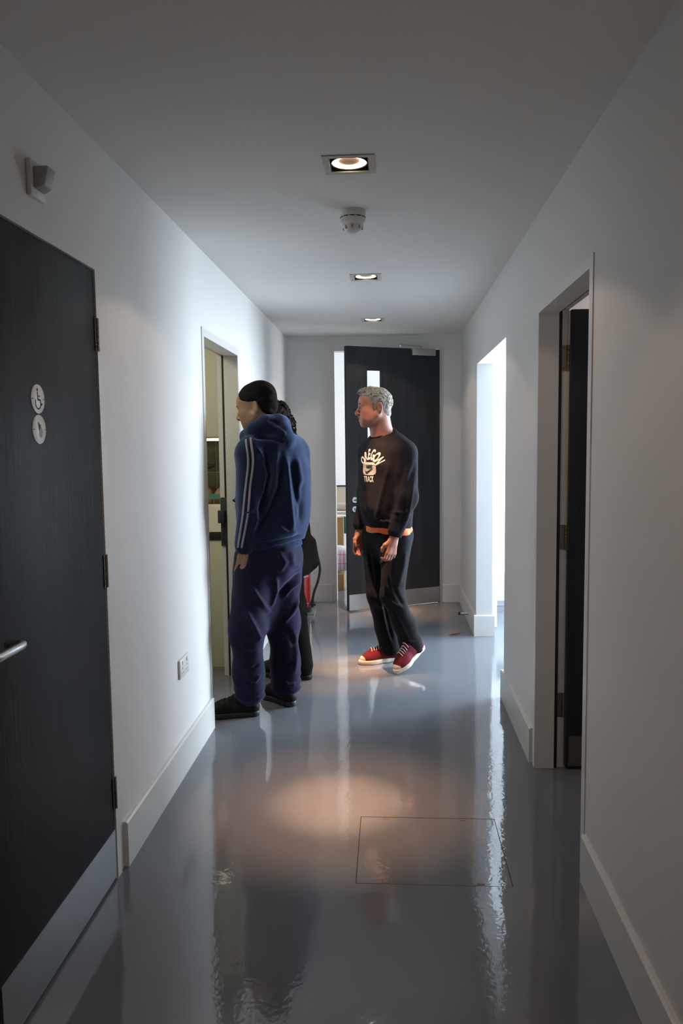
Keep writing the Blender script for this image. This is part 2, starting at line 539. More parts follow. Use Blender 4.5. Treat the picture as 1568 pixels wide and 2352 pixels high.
for y0, y1 in ((5.65, 6.38), (6.42, 7.15)):
    box('pane', 3.755, 3.763, y0, y1, 0.65, 2.23, 'glass', win)
# store room behind the dark door
struct(slab('wall_store_far', 'x', 2.9, 3.0, 2.2, 4.2, 0, ZC, [], 'wall'))
struct(slab('wall_store_near', 'y', 2.2, 2.3, XR + WT, 2.9, 0, ZC, [], 'wall'))
struct(slab('ceiling_store', 'z', ZC, ZC + 0.1, XR + WT, 3.0, 2.2, 4.2, [], 'ceil'))
# back room behind the end door, window on its right
struct(slab('wall_back_room_far', 'y', 10.2, 10.3, -1.8, 2.1, 0, 2.9, [], 'studio_wall'))
struct(slab('wall_back_room_left', 'x', -1.9, -1.8, YE + 0.34, 10.3, 0, 2.9, [], 'studio_wall'))
struct(slab('wall_back_room_right', 'x', 2.0, 2.1, YE + 0.34, 10.3, 0, 2.9, [(7.95, 9.45, 0.75, 2.35)], 'studio_wall'))
struct(slab('wall_back_room_near', 'y', YE + 0.34, YE + 0.42, -1.9, 2.1, 0, 2.9, [(XL - WT, XR + WT, 0, ZC)], 'studio_wall'))
struct(slab('ceiling_back_room', 'z', 2.9, 3.0, -1.9, 2.1, YE + 0.34, 10.3, [], 'studio_wall'))
struct(slab('wall_back_room_lintel', 'y', YE + 0.34, YE + 0.42, XL - WT, XR + WT, ZC + 0.2, 2.9, [], 'studio_wall'))
# kitchen behind the left doorway
struct(slab('wall_kitchen_far', 'y', 5.47, 5.57, -3.1, XL - WT, 0, ZC, [], 'kitchen_wall'))
struct(slab('wall_kitchen_left', 'x', -3.2, -3.1, 2.6, 5.57, 0, ZC, [], 'kitchen_wall'))
struct(slab('wall_kitchen_near', 'y', 2.6, 2.7, -3.1, XL - WT, 0, ZC, [], 'kitchen_wall'))
struct(slab('ceiling_kitchen', 'z', ZC, ZC + 0.1, -3.2, XL - WT, 2.6, 5.57, [], 'kitchen_wall'))

# ------------------------------------------------------------------ floor access cover
fh = empty('floor_hatch', ((HX0 + HX1) / 2, (HY0 + HY1) / 2, 0))
tag(fh, 'rectangular access cover set flush in the grey floor', 'floor hatch')
plate = box('cover_plate', HX0 + 0.0026, HX1 - 0.0026, HY0 + 0.0026, HY1 - 0.0026, -0.0034, -0.0004, 'floor')
adopt(fh, plate)
M['rust'] = mat('brassy_rust', (0.23, 0.13, 0.07), 0.5, metal=0.5, noise=0.3, nscale=60)
for kx, ky in ((HX0 + 0.10, HY0 + 0.012), (HX1 - 0.105, HY0 + 0.012), (HX0 + 0.10, HY1 - 0.012), (HX1 - 0.125, HY1 - 0.012)):
    k = box('lifting_key', kx - 0.013, kx + 0.013, ky - 0.006, ky + 0.006, -0.01, 0.0006, 'rust', bevel=0.0004)
    adopt(fh, k)

# ------------------------------------------------------------------ ceiling downlights
M['lamp_ring'] = M['lamp']
names = ['square downlight nearest the camera, overhead and out of view', 'nearest square downlight in the corridor ceiling, before the smoke detector',
         'middle square downlight in the ceiling, just beyond the smoke detector', 'farthest square downlight, close to the end door']


def downlight(i, x, y):
    d = empty('downlight', (x, y, ZC))
    tag(d, names[i], 'downlight', 'square recessed downlights along the ceiling')
    t = slab('trim_frame', 'z', ZC - 0.004, ZC, x - 0.090, x + 0.090, y - 0.090, y + 0.090, [(x - HOLE, x + HOLE, y - HOLE, y + HOLE)], 'lamp_trim')
    bm = bmesh.new()
    for b in ((x - HOLE, x - HOLE + 0.003, y - HOLE, y + HOLE, ZC, ZC + 0.11), (x + HOLE - 0.003, x + HOLE, y - HOLE, y + HOLE, ZC, ZC + 0.11),
              (x - HOLE, x + HOLE, y - HOLE, y - HOLE + 0.003, ZC, ZC + 0.11), (x - HOLE, x + HOLE, y + HOLE - 0.003, y + HOLE, ZC, ZC + 0.11),
              (x - HOLE, x + HOLE, y - HOLE, y + HOLE, ZC + 0.107, ZC + 0.11)):
        bm_box(bm, *b)
    bf = link_bm('baffle_box', bm, 'baffle')
    hs = lathe('lamp_ring', [(0.060, 0.040), (0.065, 0.040), (0.065, 0.005), (0.0625, 0.001), (0.060, 0.004), (0.060, 0.040)], 'baffle', (x, y, ZC))
    gl = lathe('lamp_glow', [(0.041, 0.030), (0.051, 0.016), (0.0595, 0.004), (0.0598, 0.032)], 'lamp', (x, y, ZC))
    cp = lathe('lamp_cap', [(0.0, 0.004), (0.018, 0.0045), (0.034, 0.007), (0.038, 0.010), (0.040, 0.030), (0.0, 0.032)], 'lamp_cap', (x, y, ZC))
    adopt(d, t, bf, hs, gl, cp)
    for deg, power in ((15.5, BEAM * 1.1), (33, BEAM * 0.6)):
        s = bpy.data.lights.new('lamp_beam', 'SPOT')
        s.energy = power * (0.15, 1.0, 1.0, 0.8)[i]
        s.color = (1.0, 0.54, 0.30)
        s.spot_size = math.radians(deg)
        s.spot_blend = 1.0
        s.shadow_soft_size = 0.02
        so = bpy.data.objects.new('lamp_beam', s)
        COL.objects.link(so)
        so.location = (x, y, ZC - 0.030)
        so.rotation_euler = Vector((AIM[i][0], AIM[i][1], -1)).to_track_quat('-Z', 'Y').to_euler()
        adopt(d, so)
    s2 = bpy.data.lights.new('lamp_spill', 'SPOT')
    s2.energy = SPILL
    s2.color = (1.0, 0.72, 0.53)
    s2.spot_size = math.radians(126)
    s2.spot_blend = 0.12
    s2.shadow_soft_size = 0.02
    so2 = bpy.data.objects.new('lamp_spill', s2)
    COL.objects.link(so2)
    so2.location = (x, y, ZC - 0.028)
    adopt(d, so2)


BEAM, SPILL = 430.0, 8.5
AIM = [(0, 0.03), (-0.035, 0.10), (-0.04, 0.14), (0.05, 0.20)]
for i, (x, y) in enumerate(LIGHTS):
    downlight(i, x, y)

# ------------------------------------------------------------------ smoke detector
sm = empty('smoke_detector', (-0.152, 3.33, ZC))
tag(sm, 'round white smoke detector on the ceiling between two downlights', 'smoke detector')
base = lathe('base', [(0, 0), (0.054, 0), (0.054, -0.028), (0.050, -0.0285), (0.050, -0.0315), (0.054, -0.032), (0.053, -0.052), (0.046, -0.060), (0, -0.060)], 'white_plastic', sm.location, (0, 0, 1), seg=48)
bm = bmesh.new()
for k in range(12):
    a = 2 * math.pi * k / 12
    m = Matrix.Translation(sm.location) @ Matrix.Rotation(a, 4, 'Z')
    bm_box(bm, 0.052, 0.0546, -0.009, 0.009, -0.0315, -0.0285, m)
slots = link_bm('vent_slots', bm, 'ink')
ch = lathe('sensing_chamber', [(0, -0.058), (0.045, -0.058), (0.041, -0.068), (0.036, -0.080), (0.028, -0.089), (0.012, -0.095), (0, -0.095)], 'white_plastic', sm.location, (0, 0, 1), seg=32)
bm = bmesh.new()
for k in range(8):
    a = 2 * math.pi * k / 8
    m = Matrix.Translation(sm.location) @ Matrix.Rotation(a, 4, 'Z')
    bm_box(bm, 0.036, 0.0425, -0.0035, 0.0035, -0.078, -0.063, m)
ribs = link_bm('cage_slots', bm, 'grey_plastic')
adopt(sm, base, slots, ch, ribs)

# ------------------------------------------------------------------ movement sensor on the left wall
se = empty('movement_sensor', (XL, 2.05, 2.18))
tag(se, 'small white wall sensor above the closed charcoal door', 'wall sensor')
pl = box('back_plate', XL, XL + 0.014, 2.005, 2.092, 2.128, 2.222, 'white_plastic', bevel=0.004)
bm = bmesh.new()
v = [(XL + 0.014, 2.018, 2.205), (XL + 0.014, 2.080, 2.205), (XL + 0.014, 2.080, 2.148), (XL + 0.014, 2.018, 2.148),
     (XL + 0.052, 2.024, 2.207), (XL + 0.052, 2.074, 2.207), (XL + 0.040, 2.074, 2.158), (XL + 0.040, 2.024, 2.158)]
vs = [bm.verts.new(p) for p in v]
for f in ((0, 1, 2, 3), (7, 6, 5, 4), (0, 4, 5, 1), (1, 5, 6, 2), (2, 6, 7, 3), (3, 7, 4, 0)):
    bm.faces.new([vs[i] for i in f])
hd2 = link_bm('sensor_head', bm, 'grey_plastic', bevel=0.004, smooth=True)
adopt(se, pl, hd2)

# ------------------------------------------------------------------ two round signs on the charcoal door
M['sign'] = mat('sign_silver', (0.70, 0.74, 0.74), 0.35)


def disc_sign(label, z):
    s = empty('door_sign', (XL, 2.013, z))
    tag(s, label, 'sign', 'round signs on the charcoal door')
    d = lathe('disc', [(0, 0), (0.039, 0), (0.039, 0.0018), (0.0375, 0.0025), (0, 0.0025)], 'sign', (XL, 2.013, z), (1, 0, 0), seg=48)
    adopt(s, d)
    for q in (-1, 1):
        adopt(s, box('fixing_slot', XL + 0.0022, XL + 0.0028, 2.013 + q * 0.033 - 0.005, 2.013 + q * 0.033 + 0.005, z - 0.001, z + 0.001, 'ink'))
    return s


def flat_sym(name, polys, z, material, parent, x=XL + 0.0026):
    bm = bmesh.new()
    for pts in polys:
        a = [bm.verts.new((x, 2.013 + p[0], z + p[1])) for p in pts]
        b = [bm.verts.new((x + 0.0005, 2.013 + p[0], z + p[1])) for p in pts]
        bm.faces.new(a)
        bm.faces.new(b[::-1])
        for i in range(len(a)):
            j = (i + 1) % len(a)
            bm.faces.new((a[i], b[i], b[j], a[j]))
    o = link_bm(name, bm, material)
    adopt(parent, o)
    return o


def stroke(pts, wd):
    out = []
    P = [np.array(p, float) for p in pts]
    for a, b in zip(P[:-1], P[1:]):
        t = (b - a) / np.linalg.norm(b - a)
        n = np.array([-t[1], t[0]]) * wd / 2
        a2, b2 = a - t * wd * 0.3, b + t * wd * 0.3
        out.append([a2 + n, b2 + n, b2 - n, a2 - n])
    return out


s1 = disc_sign('upper round silver sign with a wheelchair symbol on the charcoal door', 1.600)
circ = [(0.0042 * math.cos(t) - 0.004, 0.0042 * math.sin(t) + 0.0245) for t in np.linspace(0, 2 * math.pi, 13)[:-1]]
wheel = [(-0.002 + 0.0155 * math.cos(t), -0.0105 + 0.0155 * math.sin(t)) for t in np.linspace(math.radians(150), math.radians(368), 16)]
flat_sym('wheelchair_symbol', [circ] + stroke([(-0.004, 0.018), (-0.0025, -0.002), (0.010, -0.002), (0.015, -0.015), (0.020, -0.013)], 0.0042) + stroke([(-0.0035, 0.008), (0.008, 0.0075)], 0.003) + stroke(wheel, 0.0032), 1.600, 'ink', s1)
s2 = disc_sign('lower round silver sign with a worn dark and grey symbol', 1.519)
flat_sym('worn_symbol', [[(-0.010, 0.020), (0.006, 0.012), (0.004, 0.004), (-0.003, -0.003), (-0.006, 0.006)]], 1.519, 'ink', s2)
flat_sym('faded_figure', [[(0.004, 0.010), (0.013, 0.004), (0.018, -0.006), (0.014, -0.018), (0.004, -0.022), (-0.004, -0.014), (-0.002, -0.002)]], 1.519, 'ink_grey', s2)

# ------------------------------------------------------------------ wall socket, light switch, door stop, dry leaf
so_ = empty('wall_socket', (XL, 3.325, 0.48))
tag(so_, 'white double socket low on the left wall', 'socket')
p_ = box('face_plate', XL, XL + 0.011, 3.255, 3.401, 0.440, 0.526, 'white_plastic', bevel=0.003)
adopt(so_, p_)
for yy in (3.292, 3.364):
    r_ = box('rocker', XL + 0.011, XL + 0.0145, yy - 0.007, yy + 0.007, 0.500, 0.516, 'white_plastic', bevel=0.001)
    adopt(so_, r_)
    bm = bmesh.new()
    for a, b, c, d in ((-0.002, 0.002, 0.478, 0.488), (-0.014, -0.008, 0.460, 0.464), (0.008, 0.014, 0.460, 0.464)):
        bm_box(bm, XL + 0.0108, XL + 0.0114, yy + a, yy + b, c, d)
    adopt(so_, link_bm('pin_slots', bm, 'ink'))
sw = empty('light_switch', (XR, 6.075, 1.127))
tag(sw, 'white light switch on the right wall beyond the open passage', 'switch')
adopt(sw, box('face_plate', XR - 0.010, XR, 6.032, 6.118, 1.084, 1.170, 'white_plastic', bevel=0.003),
      box('rocker', XR - 0.014, XR - 0.010, 6.065, 6.085, 1.112, 1.142, 'white_plastic', bevel=0.001))
ds = empty('door_stop', (XR - T, 6.20, 0.085))
tag(ds, 'steel door stop sticking out of the right skirting board', 'door stop')
adopt(ds, lathe('steel_peg', [(0, 0), (0.016, 0), (0.016, 0.004), (0.011, 0.006), (0.011, 0.066), (0, 0.066)], 'steel', (XR - T, 6.20, 0.085), (-1, 0, 0), seg=20),
      lathe('rubber_tip', [(0, 0.066), (0.0125, 0.066), (0.0125, 0.080), (0.010, 0.083), (0, 0.083)], 'black', (XR - T, 6.20, 0.085), (-1, 0, 0), seg=20))
M['leaf'] = mat('dry_leaf', (0.30, 0.12, 0.05), 0.7, noise=0.4, nscale=80)
nv, lv, lf = 9, [], []
for i in range(nv):
    t = i / (nv - 1)
    ww = 0.020 * math.sin(math.pi * t) ** 0.7 + 0.0008
    cx = 0.44 + 0.085 * t
    cy = 5.82 + 0.018 * t
    for q in (-1, -0.5, 0, 0.5, 1):
        lv.append((cx, cy + q * ww, 0.002 + 0.012 * abs(q) ** 1.5 * math.sin(math.pi * t) + 0.012 * t * t))
for i in range(nv - 1):
    for j in range(4):
        a = i * 5 + j
        lf.append((a, a + 1, a + 6, a + 5))
lo = link_mesh('dry_leaf', lv, lf, 'leaf', smooth=True)
md = lo.modifiers.new('thickness', 'SOLIDIFY')
md.thickness = 0.0012
tag(lo, 'small curled brown leaf lying on the floor by the right skirting', 'leaf')

# ------------------------------------------------------------------ fire extinguisher on its stand
M['red'] = mat('extinguisher_red', (0.42, 0.016, 0.018), 0.28, coat=0.4)
M['label_white'] = mat('label_print', (0.62, 0.50, 0.48), 0.5)
EX, EY = -0.775, 6.60
fe = empty('fire_extinguisher', (EX, EY, 0))
tag(fe, 'red fire extinguisher with black hose standing near the end wall', 'fire extinguisher')
cyl = lathe('cylinder', [(0, 0.045), (0.066, 0.047), (0.075, 0.058), (0.075, 0.43), (0.070, 0.462), (0.052, 0.492), (0.028, 0.507), (0.020, 0.512), (0.020, 0.530), (0, 0.530)], 'red', (EX, EY, 0), seg=40)
bs = lathe('base_ring', [(0, 0.012), (0.080, 0.012), (0.080, 0.054), (0.0765, 0.056), (0.0765, 0.046), (0, 0.046)], 'black', (EX, EY, 0), seg=40)
bm = bmesh.new()
bm_box(bm, EX - 0.022, EX + 0.022, EY - 0.022, EY + 0.022, 0.528, 0.565)
m1 = Matrix.Translation((EX + 0.01, EY, 0.575)) @ Matrix.Rotation(0.28, 4, 'Y')
bm_box(bm, -0.02, 0.10, -0.011, 0.011, -0.006, 0.004, m1)
m2 = Matrix.Translation((EX + 0.01, EY, 0.556)) @ Matrix.Rotation(0.12, 4, 'Y')
bm_box(bm, -0.02, 0.09, -0.011, 0.011, -0.005, 0.004, m2)
vh = link_bm('valve_head', bm, 'black', bevel=0.003, smooth=True)
hose = tube('hose', catmull([(EX + 0.02, EY - 0.02, 0.548), (EX + 0.085, EY - 0.03, 0.555), (EX + 0.135, EY - 0.035, 0.505), (EX + 0.158, EY - 0.035, 0.40), (EX + 0.140, EY - 0.035, 0.29), (EX + 0.105, EY - 0.04, 0.19), (EX + 0.090, EY - 0.04, 0.115)], 8), 0.011, 'black', seg=12)
noz = tube('nozzle', [(EX + 0.092, EY - 0.04, 0.125), (EX + 0.088, EY - 0.04, 0.10), (EX + 0.086, EY - 0.04, 0.055)], [0.013, 0.016, 0.012], 'black', seg=12)
clip = box('hose_clip', EX + 0.070, EX + 0.118, EY - 0.052, EY - 0.028, 0.070, 0.088, 'black', bevel=0.003)
adopt(fe, cyl, bs, vh, hose, noz, clip)
rr = random.Random(3)
for z_, th in ((0.372, 0.010), (0.352, 0.006), (0.338, 0.006), (0.322, 0.016), (0.086, 0.012), (0.070, 0.005)):
    lb = bmesh.new()
    a = -1.95
    while a < -0.75:
        da = rr.uniform(0.05, 0.16)
        for k in range(2):
            a0, a1 = a + da * k / 2, a + da * (k + 1) / 2
            q = [lb.verts.new((EX + 0.0754 * math.cos(t), EY + 0.0754 * math.sin(t), zz)) for t, zz in ((a0, z_), (a1, z_), (a1, z_ + th), (a0, z_ + th))]
            lb.faces.new(q)
        a += da + rr.uniform(0.03, 0.07)
    lbo = link_bm('printed_line', lb, 'label_white', cyl)
    lbo.modifiers.new('thickness', 'SOLIDIFY').thickness = 0.0006
st = box('stand_tray', EX - 0.10, EX + 0.11, EY - 0.10, EY + 0.10, 0.0, 0.012, 'steel', bevel=0.002)
adopt(fe, st)

# ------------------------------------------------------------------ kitchen seen through the left doorway
M['cream'] = mat('cream_laminate', (0.60, 0.58, 0.46), 0.42, noise=0.02, nscale=4)
M['worktop'] = mat('black_worktop', (0.016, 0.015, 0.013), 0.4, noise=0.4, nscale=90)
M['tile'] = mat('olive_tile', (0.17, 0.155, 0.09), 0.25, noise=0.12, nscale=6)
M['grout'] = mat('pale_grout', (0.52, 0.50, 0.40), 0.8)
M['card_white'] = mat('white_card', (0.80, 0.76, 0.66), 0.6, noise=0.03, nscale=12)
M['teal'] = mat('teal_plastic', (0.06, 0.22, 0.19), 0.4)
M['paper_brown'] = mat('brown_paper', (0.38, 0.20, 0.10), 0.75, noise=0.35, nscale=18)
M['strip'] = mat('under_cabinet_tube', (1, 0.95, 0.75), 0.4, emit=(1.0, 0.95, 0.66), estr=2.2)
KX1 = XL - WT - 0.004
for i, lbl in enumerate(('cream kitchen base cabinet just inside the left doorway', 'second cream base cabinet deeper in the kitchen')):
    x1 = KX1 - i * 0.60
    bc = empty('base_cabinet', (x1 - 0.298, 5.15, 0))
    tag(bc, lbl, 'cabinet', 'kitchen base cabinets')
    adopt(bc, box('carcass', x1 - 0.598, x1, 4.892, 5.46, 0.09, 0.862, 'cream'),
          box('plinth', x1 - 0.598, x1, 4.885, 4.90, 0.0, 0.088, 'cream'))
    dr = box('door', x1 - 0.596, x1 - 0.002, 4.870, 4.890, 0.020, 0.858, 'cream', bevel=0.0015)
    adopt(bc, dr)
    box('handle', x1 - 0.575, x1 - 0.560, 4.852, 4.870, 0.62, 0.78, 'steel', dr, bevel=0.002)
    uc = empty('wall_cabinet', (x1 - 0.298, 5.2, 1.53))
    tag(uc, ('cream wall cabinet above the worktop just inside the left doorway', 'second cream wall cabinet deeper in the kitchen')[i], 'cabinet', 'kitchen wall cabinets')
    adopt(uc, box('carcass', x1 - 0.598, x1, 4.95, 5.46, 1.535, 2.30, 'cream'))
    ud = box('door', x1 - 0.596, x1 - 0.002, 4.928, 4.948, 1.528, 2.298, 'cream', bevel=0.0015)
    adopt(uc, ud)
    box('handle', x1 - 0.575, x1 - 0.560, 4.910, 4.928, 1.58, 1.72, 'steel', ud, bevel=0.002)
tag(box('worktop', KX1 - 1.20, KX1, 4.862, 5.466, 0.864, 0.908, 'worktop', bevel=0.002), 'thick black worktop along the kitchen base cabinets', 'worktop')
usl = empty('under_cabinet_light', (KX1 - 0.3, 5.0, 1.51))
tag(usl, 'slim lit strip under the kitchen wall cabinet', 'strip light')
adopt(usl, box('housing', KX1 - 0.58, KX1 - 0.005, 4.950, 5.02, 1.518, 1.5345, 'cream', bevel=0.001),
      box('tube', KX1 - 0.57, KX1 - 0.01, 4.956, 5.012, 1.502, 1.518, 'strip', bevel=0.003))
sb = struct(box('wall_splashback', KX1 - 1.2, KX1, 5.4555, 5.4665, 0.909, 1.534, 'grout'), 'olive tiled splashback with pale joints')
for ix in range(7):
    for iz in range(3):
        x0 = KX1 - 0.002 - (ix + 1) * 0.17 - 0.012
        tl = box('tile', x0 + 0.004, x0 + 0.166, 5.449, 5.4556, (0.912, 1.094, 1.284)[iz], (1.088, 1.278, 1.53)[iz], 'tile', sb, bevel=0.0015)
wb = empty('white_box', (KX1 - 0.12, 5.0, 0.908))
tag(wb, 'plain white cardboard box on the black kitchen worktop', 'box')
bm = bmesh.new()
bx0, bx1, by0, by1 = KX1 - 0.235, KX1 - 0.006, 4.874, 5.10
for b in ((bx0, bx1, by0, by0 + 0.004, 0.909, 1.076), (bx0, bx1, by1 - 0.004, by1, 0.909, 1.076), (bx0, bx0 + 0.004, by0, by1, 0.909, 1.076), (bx1 - 0.004, bx1, by0, by1, 0.909, 1.076), (bx0, bx1, by0, by1, 0.909, 0.913)):
    bm_box(bm, *b)
adopt(wb, link_bm('box_walls', bm, 'card_white'))
mlid = Matrix.Translation(((bx0 + bx1) / 2, by0 + 0.004, 1.070)) @ Matrix.Rotation(math.radians(-20), 4, 'X')
adopt(wb, box('lid_flap', -(bx1 - bx0) / 2 + 0.006, (bx1 - bx0) / 2 - 0.006, 0.0, 0.13, -0.004, 0.0, 'card_white', mtx=mlid))
# basket with paper parcels behind it
bk = empty('basket', (KX1 - 0.15, 5.27, 0.908))
tag(bk, 'teal plastic basket behind the white box on the worktop', 'basket')
bm = bmesh.new()
cx, cy = KX1 - 0.16, 5.265
for hw, hd_, z0, z1 in ((0.118, 0.105, 0.909, 0.93), (0.122, 0.109, 0.95, 0.975), (0.128, 0.113, 1.0, 1.025), (0.132, 0.117, 1.05, 1.075), (0.138, 0.122, 1.108, 1.142)):
    for b in ((cx - hw, cx + hw, cy - hd_, cy - hd_ + 0.006, z0, z1), (cx - hw, cx + hw, cy + hd_ - 0.006, cy + hd_, z0, z1), (cx - hw, cx - hw + 0.006, cy - hd_, cy + hd_, z0, z1), (cx + hw - 0.006, cx + hw, cy - hd_, cy + hd_, z0, z1)):
        bm_box(bm, *b)
for q in np.linspace(-0.11, 0.11, 6):
    bm_box(bm, cx + q - 0.004, cx + q + 0.004, cy - 0.118, cy - 0.108, 0.909, 1.12)
    bm_box(bm, cx + q - 0.004, cx + q + 0.004, cy + 0.108, cy + 0.118, 0.909, 1.12)
bm_box(bm, cx - 0.118, cx + 0.118, cy - 0.105, cy + 0.105, 0.909, 0.913)
adopt(bk, link_bm('basket_body', bm, 'teal'))


def crumple(name, c, r, material, seed, label, cat, group=None):
    bm = bmesh.new()
    bmesh.ops.create_icosphere(bm, subdivisions=3, radius=1.0)
    g = np.random.default_rng(seed)
    dirs = g.normal(size=(14, 3))
    dirs /= np.linalg.norm(dirs, axis=1)[:, None]
    amp = g.uniform(0.08, 0.22, 14)
    for v in bm.verts:
        n = np.array(v.co)
        k = 1 + sum(a * (abs(float(n @ d)) ** 0.6 - 0.55) for a, d in zip(amp, dirs))
        v.co = Vector((c[0] + n[0] * r[0] * k, c[1] + n[1] * r[1] * k, max(c[2] + n[2] * r[2] * k, c[2] - r[2])))
    o = link_bm(name, bm, material, smooth=True)
    tag(o, label, cat, group)
    return o


crumple('paper_bag', (cx - 0.058, cy - 0.01, 1.055), (0.042, 0.066, 0.125), 'paper_brown', 1, 'crumpled brown paper bag, left one in the teal basket', 'paper bag', 'paper bags in the basket')
crumple('paper_bag', (cx + 0.055, cy - 0.005, 1.055), (0.042, 0.070, 0.13), 'paper_brown', 5, 'crumpled brown paper bag, right one in the teal basket', 'paper bag', 'paper bags in the basket')
ld = tube('ladle', catmull([(cx - 0.112, cy - 0.075, 0.93), (cx - 0.104, cy - 0.085, 1.25), (cx - 0.05, cy - 0.098, 1.315), (cx + 0.03, cy - 0.098, 1.335)], 6), [0.007] * 12 + [0.010, 0.014, 0.016, 0.016, 0.014, 0.010, 0.004], 'black', seg=10)
tag(ld, 'black plastic ladle sticking up out of the teal basket', 'ladle')

# ------------------------------------------------------------------ back room seen through the gap of the end door
M['cardboard'] = mat('cardboard', (0.42, 0.24, 0.10), 0.7, noise=0.1, nscale=14)
M['beige'] = mat('beige_laminate', (0.55, 0.48, 0.40), 0.5)
M['plastic_bag'] = mat('white_carrier_bag', (0.78, 0.76, 0.82), 0.35)
M['pink'] = mat('pink_print', (0.65, 0.05, 0.22), 0.5)


def carton(x0, x1, y0, y1, z0, z1, label):
    c = empty('cardboard_box', ((x0 + x1) / 2, (y0 + y1) / 2, z0))
    tag(c, label, 'box', 'cardboard boxes in the back room')
    adopt(c, box('carton', x0, x1, y0, y1, z0, z1 - 0.004, 'cardboard', bevel=0.002),
          box('flap', x0 - 0.002, x1 + 0.002, y0 - 0.002, (y0 + y1) / 2 - 0.002, z1 - 0.004, z1, 'cardboard'),
          box('flap', x0 - 0.002, x1 + 0.002, (y0 + y1) / 2 + 0.002, y1 + 0.002, z1 - 0.004, z1, 'cardboard'),
          box('tape', x0 - 0.0006, x1 + 0.0006, (y0 + y1) / 2 - 0.02, (y0 + y1) / 2 + 0.02, z1, z1 + 0.0006, 'beige'))


carton(-0.80, -0.475, 7.62, 7.86, 0.0, 0.165, 'low brown cardboard box on the floor of the back room')
# white carrier bag with pink print on top of the box
bag = crumple('carrier_bag', (-0.56, 7.74, 0.305), (0.165, 0.085, 0.14), 'plastic_bag', 11, 'white carrier bag with pink lines in the back room', 'bag')
bg_bvh = BVHTree.FromPolygons([v.co.copy() for v in bag.data.vertices], [tuple(p.vertices) for p in bag.data.polygons])
for kind_, val in (('h', 0.27), ('h', 0.36), ('v', -0.515), ('v', -0.475)):
    pts = []
    for q in np.linspace(0, 1, 12):
        p0 = Vector((-0.66 + 0.22 * q, 7.3, val)) if kind_ == 'h' else Vector((val, 7.3, 0.20 + 0.20 * q))
        hh = bg_bvh.ray_cast(p0, Vector((0, 1, 0)))[0]
        if hh is not None:
            pts.append(hh)
    if len(pts) > 2:
        tube('printed_line', pts, 0.003, 'pink', bag, 6)
desk = empty('desk', (-0.55, 8.45, 0))
tag(desk, 'white desk with a black rear edge in the back room', 'desk')
adopt(desk, box('desk_top', -1.25, 0.05, 8.15, 8.8, 0.72, 0.75, 'card_white', bevel=0.002),
      box('rear_edge', -1.25, 0.05, 8.78, 8.80, 0.75, 0.985, 'beige'), box('rear_cap', -1.25, 0.05, 8.772, 8.808, 0.985, 1.0, 'black'))
for lx_ in (-1.22, 0.0):
    for ly in (8.18, 8.74):
        adopt(desk, box('leg', lx_, lx_ + 0.03, ly, ly + 0.03, 0, 0.72, 'steel'))
carton(-0.72, -0.50, 8.02, 8.13, 0.0, 0.70, 'tall brown cardboard box leaning by the desk in the back room')
ro_ = empty('paper_roll', (-0.55, 8.3, 0.79))
tag(ro_, 'beige roll of paper lying on the desk in the back room', 'paper roll')
adopt(ro_, lathe('roll', [(0.016, 0), (0.042, 0), (0.042, 0.6), (0.016, 0.6), (0.016, 0)], 'beige', (-0.85, 8.30, 0.793), (1, 0, 0)))
crumple('cloth_bundle', (-0.50, 8.22, 0.60), (0.06, 0.05, 0.09), 'teal', 21, 'small teal cloth bundle by the desk in the back room', 'cloth')

# ------------------------------------------------------------------ studio beyond the open passage
M['white_gloss'] = mat('white_cupboard', (0.84, 0.85, 0.86), 0.35)
cu = empty('cupboard', (1.25, 7.05, 0))
tag(cu, 'white cupboard in the bright room through the right passage', 'cupboard')
adopt(cu, box('body', 0.79, 1.85, 6.86, 7.27, 0.05, 1.95, 'white_gloss'), box('plinth', 0.81, 1.83, 6.90, 7.27, 0, 0.05, 'white_gloss'))
for x0, x1 in ((0.795, 1.318), (1.322, 1.845)):
    cd = box('door', x0, x1, 6.838, 6.858, 0.06, 1.94, 'white_gloss', bevel=0.002)
    adopt(cu, cd)
    lathe('knob', [(0, 0), (0.008, 0), (0.008, 0.012), (0.017, 0.020), (0.017, 0.026), (0, 0.030)], 'steel', (x0 + 0.115 if x0 < 1 else x0 + 0.05, 6.838, 0.525), (0, -1, 0), cd, seg=24)
tb = empty('side_table', (1.0, 6.3, 0))
tag(tb, 'white table with a slim leg in the bright room on the right', 'table')
adopt(tb, box('table_top', 0.80, 1.60, 6.07, 6.62, 0.415, 0.44, 'white_gloss', bevel=0.003))
for lx_ in (0.805, 1.56):
    for ly in (6.075, 6.58):
        adopt(tb, box('leg', lx_, lx_ + 0.034, ly, ly + 0.034, 0, 0.415, 'white_gloss', bevel=0.002))

# ------------------------------------------------------------------ sculpting helper: smooth blends of rounded limbs, meshed as one surface
def smin(a, b, k):
    if k <= 0:
        return np.minimum(a, b)
    h = np.maximum(k - np.abs(a - b), 0) / k
    return np.minimum(a, b) - h * h * k * 0.25


